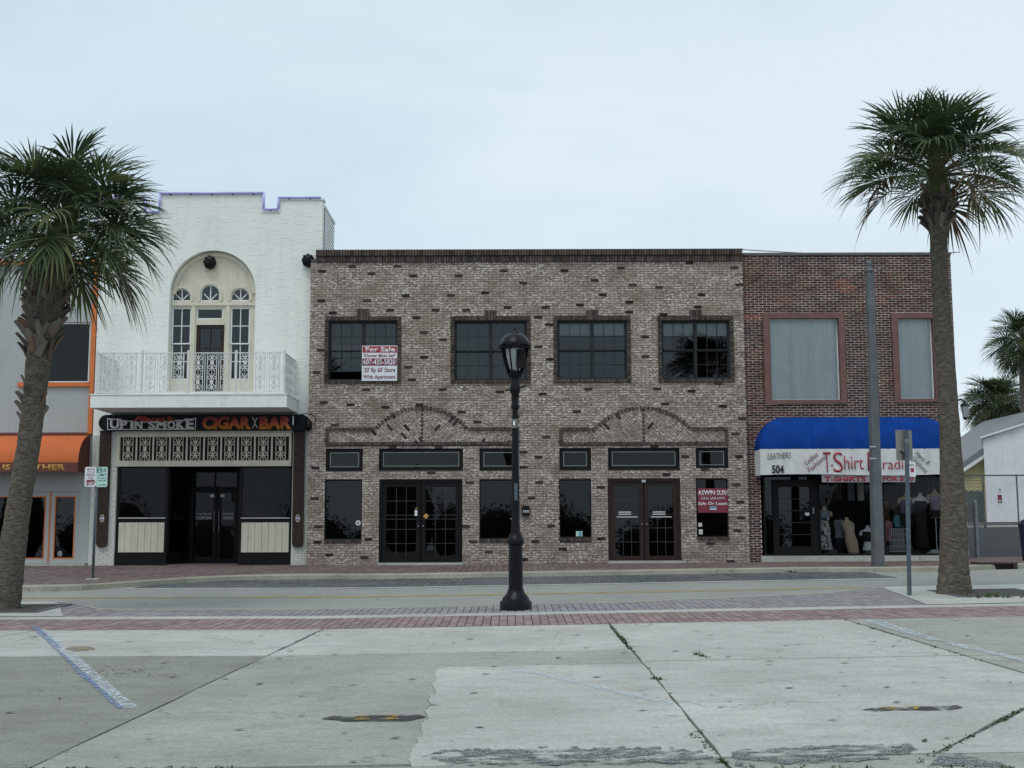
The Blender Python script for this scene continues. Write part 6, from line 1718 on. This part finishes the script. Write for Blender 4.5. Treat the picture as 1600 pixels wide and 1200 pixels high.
while z < zl(b2):
    x0 = a if z < zl(a) else a + (z - zl(a)) / sl
    m.v += [(x0, yh - .02, z), (b2, yh - .02, z), (b2, yh + .015, z + .16), (x0, yh + .015, z + .16)]; k = len(m.v); m.f.append((k - 4, k - 3, k - 2, k - 1)); z += .16
m.build('clapboard', 'yellow_siding', hs)
MB().plate([(a - .4, zl(a - .4) + .02), (b2, zl(b2) + .02), (b2, zl(b2) + .22), (a - .4, zl(a - .4) + .22)], [], yh - .4, yh - .15).build('barge_board', 'white_paint', hs)
MB().plate([(a - .4, zl(a - .4) + .22), (b2, zl(b2) + .22), (b2, zl(b2) + .75), (a - .4, zl(a - .4) + .5)], [], yh - .38, yh + 7).build('roof', 'shingle', hs)
yh2 = 70.0; q0, q1, q2 = F(1508, 705, yh2), F(1540, 694, yh2), F(1540, 680, yh2)
h2 = thing('grey_roofed_house', 'grey gable roof rising behind the yellow house', 'house', (q0[0] + 1, yh2, zb))
MB().plate([(q0[0], zb), (q1[0] + 3, zb), (q1[0] + 3, q1[1] + 1), (q0[0] + .3, q0[1])], [], yh2, yh2 + 6).build('wall', 'yellow_siding', h2)
MB().plate([(q0[0] - .5, q0[1] - .1), (q1[0] + 3, q1[1] + .9), (q1[0] + 3, q1[1] + 1.1), (q0[0] - .5, q0[1] + .1)], [], yh2 - .5, yh2 - .1).build('barge_board', 'white_paint', h2)
MB().plate([(q0[0] - .5, q0[1] + .1), (q1[0] + 3, q1[1] + 1.1), (q1[0] + 3, q1[1] + 1.45), (q0[0] - .1, q0[1] + .5)], [], yh2 - .48, yh2 + 6).build('roof', 'shingle', h2)
# chain link fence
yf_ = 52.5; x0, zt_ = F(1480, 743, yf_); x1 = F(1660, 743, yf_)[0]; zg = zU(21, yf_)
fe = thing('chain_link_fence', 'chain link fence with grey rails across the back of the driveway', 'fence', ((x0 + x1) / 2, yf_, zg))
MB().tube([(x0, yf_, zt_), (x1, yf_, zt_)], .03, 8).build('top_rail', 'fence_green', fe)
k = 0
for px in (1490, 1537, 1590, 1640): q = F(px, 780, yf_)[0]; MB().tube([(q, yf_, zg - .1), (q, yf_, zt_ + .04)], .035, 8).build('post', 'fence_green', fe)
m = MB(); st = .14; h = zt_ - zg
x = x0 - h
while x < x1:
    for sgn in (1, -1):
        xa, xb = (x, x + h) if sgn > 0 else (x + h, x); ca, cb = max(min(xa, xb), x0), min(max(xa, xb), x1)
        if cb - ca > .05:
            za = zg + (ca - x) if sgn > 0 else zg + (x + h - ca); zb2 = zg + (cb - x) if sgn > 0 else zg + (x + h - cb)
            m.quad((ca, yf_, za - .002), (cb, yf_, zb2 - .002), (cb, yf_, zb2 + .002), (ca, yf_, za + .002))
    x += st
m.build('wire_mesh', 'galvanised', fe, fix=False, kind='stuff')
u = FR(1496, 768, 1537, 821, 58); 
bf = thing('board_fence', 'dark green board fence below the yellow house', 'fence', ((u[0] + u[1]) / 2, 58, u[2]))
for i in range(14): xx = u[0] + (u[1] - u[0]) * i / 14; bx('board', 'fence_green', bf, xx, xx + (u[1] - u[0]) / 14 - .02, 58, 58.04, u[2] - .4, u[3] + .03 * (i % 3))
# posts beside the driveway, litter bin
for (p, q0, q1, r, mt, lb) in ((1511, 785, 866, .055, 'cream', 'short yellowed pipe post nearest the brick shop'), (1527, 783, 866, .06, 'galvanised', 'short galvanised pipe post right of the yellowed one')):
    yy = 35.2; x, z = F(p, q1, yy); zt_ = F(p, q0, yy)[1]
    ps_ = thing('pipe_post', lb, 'post', (x, yy, zU(x, yy)), 'pipe posts at the driveway')
    MB().lathe(x, yy, [(r, zU(x, yy) - .1), (r, zt_ - .02), (r * .7, zt_), (.005, zt_ + .01)], 12).build('pipe', mt, ps_, smooth=False)
    MB().lathe(x, yy, [(r * 1.2, zt_ - .42), (r * 1.2, zt_ - .36)], 12).build('band', 'galvanised', ps_)
yy = 33.0; x = F(1603, 850, yy)[0] + .12; z = zU(x, yy); zt_ = F(1600, 822, yy)[1]
tb = thing('litter_bin', 'dark blue litter bin cut by the right edge', 'bin', (x, yy, z))
MB().lathe(x, yy, [(.22, z), (.27, zt_)], 20).build('body', 'bin_blue', tb, smooth=False); MB().lathe(x, yy, [(.285, zt_), (.285, zt_ + .05), (.2, zt_ + .16), (.08, zt_ + .2)], 20).build('lid', 'bin_blue', tb)
u = FR(1502, 868, 1513, 880, 33.6); bx_ = MB().box(u[0], u[1], 33.6, 33.8, zU(u[0], 33.6), u[3]).build('kerb_block', 'inlet', loc=(u[0], 33.6, zU(u[0], 33.6)), bevel=.02); tag(bx_, 'small dark block on the sidewalk beside the right palm', 'block')
# cable over the right shop
cbm = MB(); pA, pB = F(1150, 389.5, D + 3), F(1500, 394, D + 6); pts = [(pA[0] + (pB[0] - pA[0]) * i / 20, D + 3 + 3 * i / 20, pA[1] + (pB[1] - pA[1]) * i / 20 - .12 * math.sin(math.pi * i / 20)) for i in range(21)]
cbm.tube(pts, .016, 5); tag(cbm.build('power_cable', 'galvanised', loc=(pA[0], D + 3, pA[1])), 'thin pale cable running above the right brick roof', 'cable')
# ================================================================== ACROSS THE CAR PARK, seen in the window glass
tl = MB(); rg = random.Random(77)
cores = MB()
for c in range(26):
    cx, cy = -40 + c * 3.3 + rg.uniform(-1, 1), -24 + rg.uniform(-4, 4); hh = rg.choice((2.6, 3.4, 4.2, 5.4, 6.8)) * rg.uniform(.9, 1.1); zb = zU(cx, cy) - .1
    cores.lathe(cx, cy, [(1.0, zb), (1.7, zb + hh * .2), (1.8, zb + hh * .5), (1.2, zb + hh * .75), (.4, zb + hh * .9)], 9)
    for _ in range(560):
        u, v = rg.uniform(0, 6.28), rg.uniform(-1, 1); r = .72 + .38 * rg.random(); s = math.sqrt(1 - v * v)
        p = Vector((cx + 2.3 * r * s * math.cos(u), cy + 1.8 * r * s * math.sin(u), zb + hh * .52 + hh * .5 * r * v)); a = rg.uniform(.1, .2)
        d1 = Vector((rg.gauss(0, 1), rg.gauss(0, 1), rg.gauss(0, 1))).normalized(); d2 = d1.orthogonal().normalized()
        tl.quad(tuple(p - d1 * a), tuple(p - d2 * a * .5), tuple(p + d1 * a), tuple(p + d2 * a * .5))
tl.v += cores.v and [] or []
k0 = len(tl.v); tl.v += cores.v; tl.f += [tuple(i + k0 for i in f) for f in cores.f]
tl.build('hedge_trees', 'frond_far', kind='stuff', fix=False)
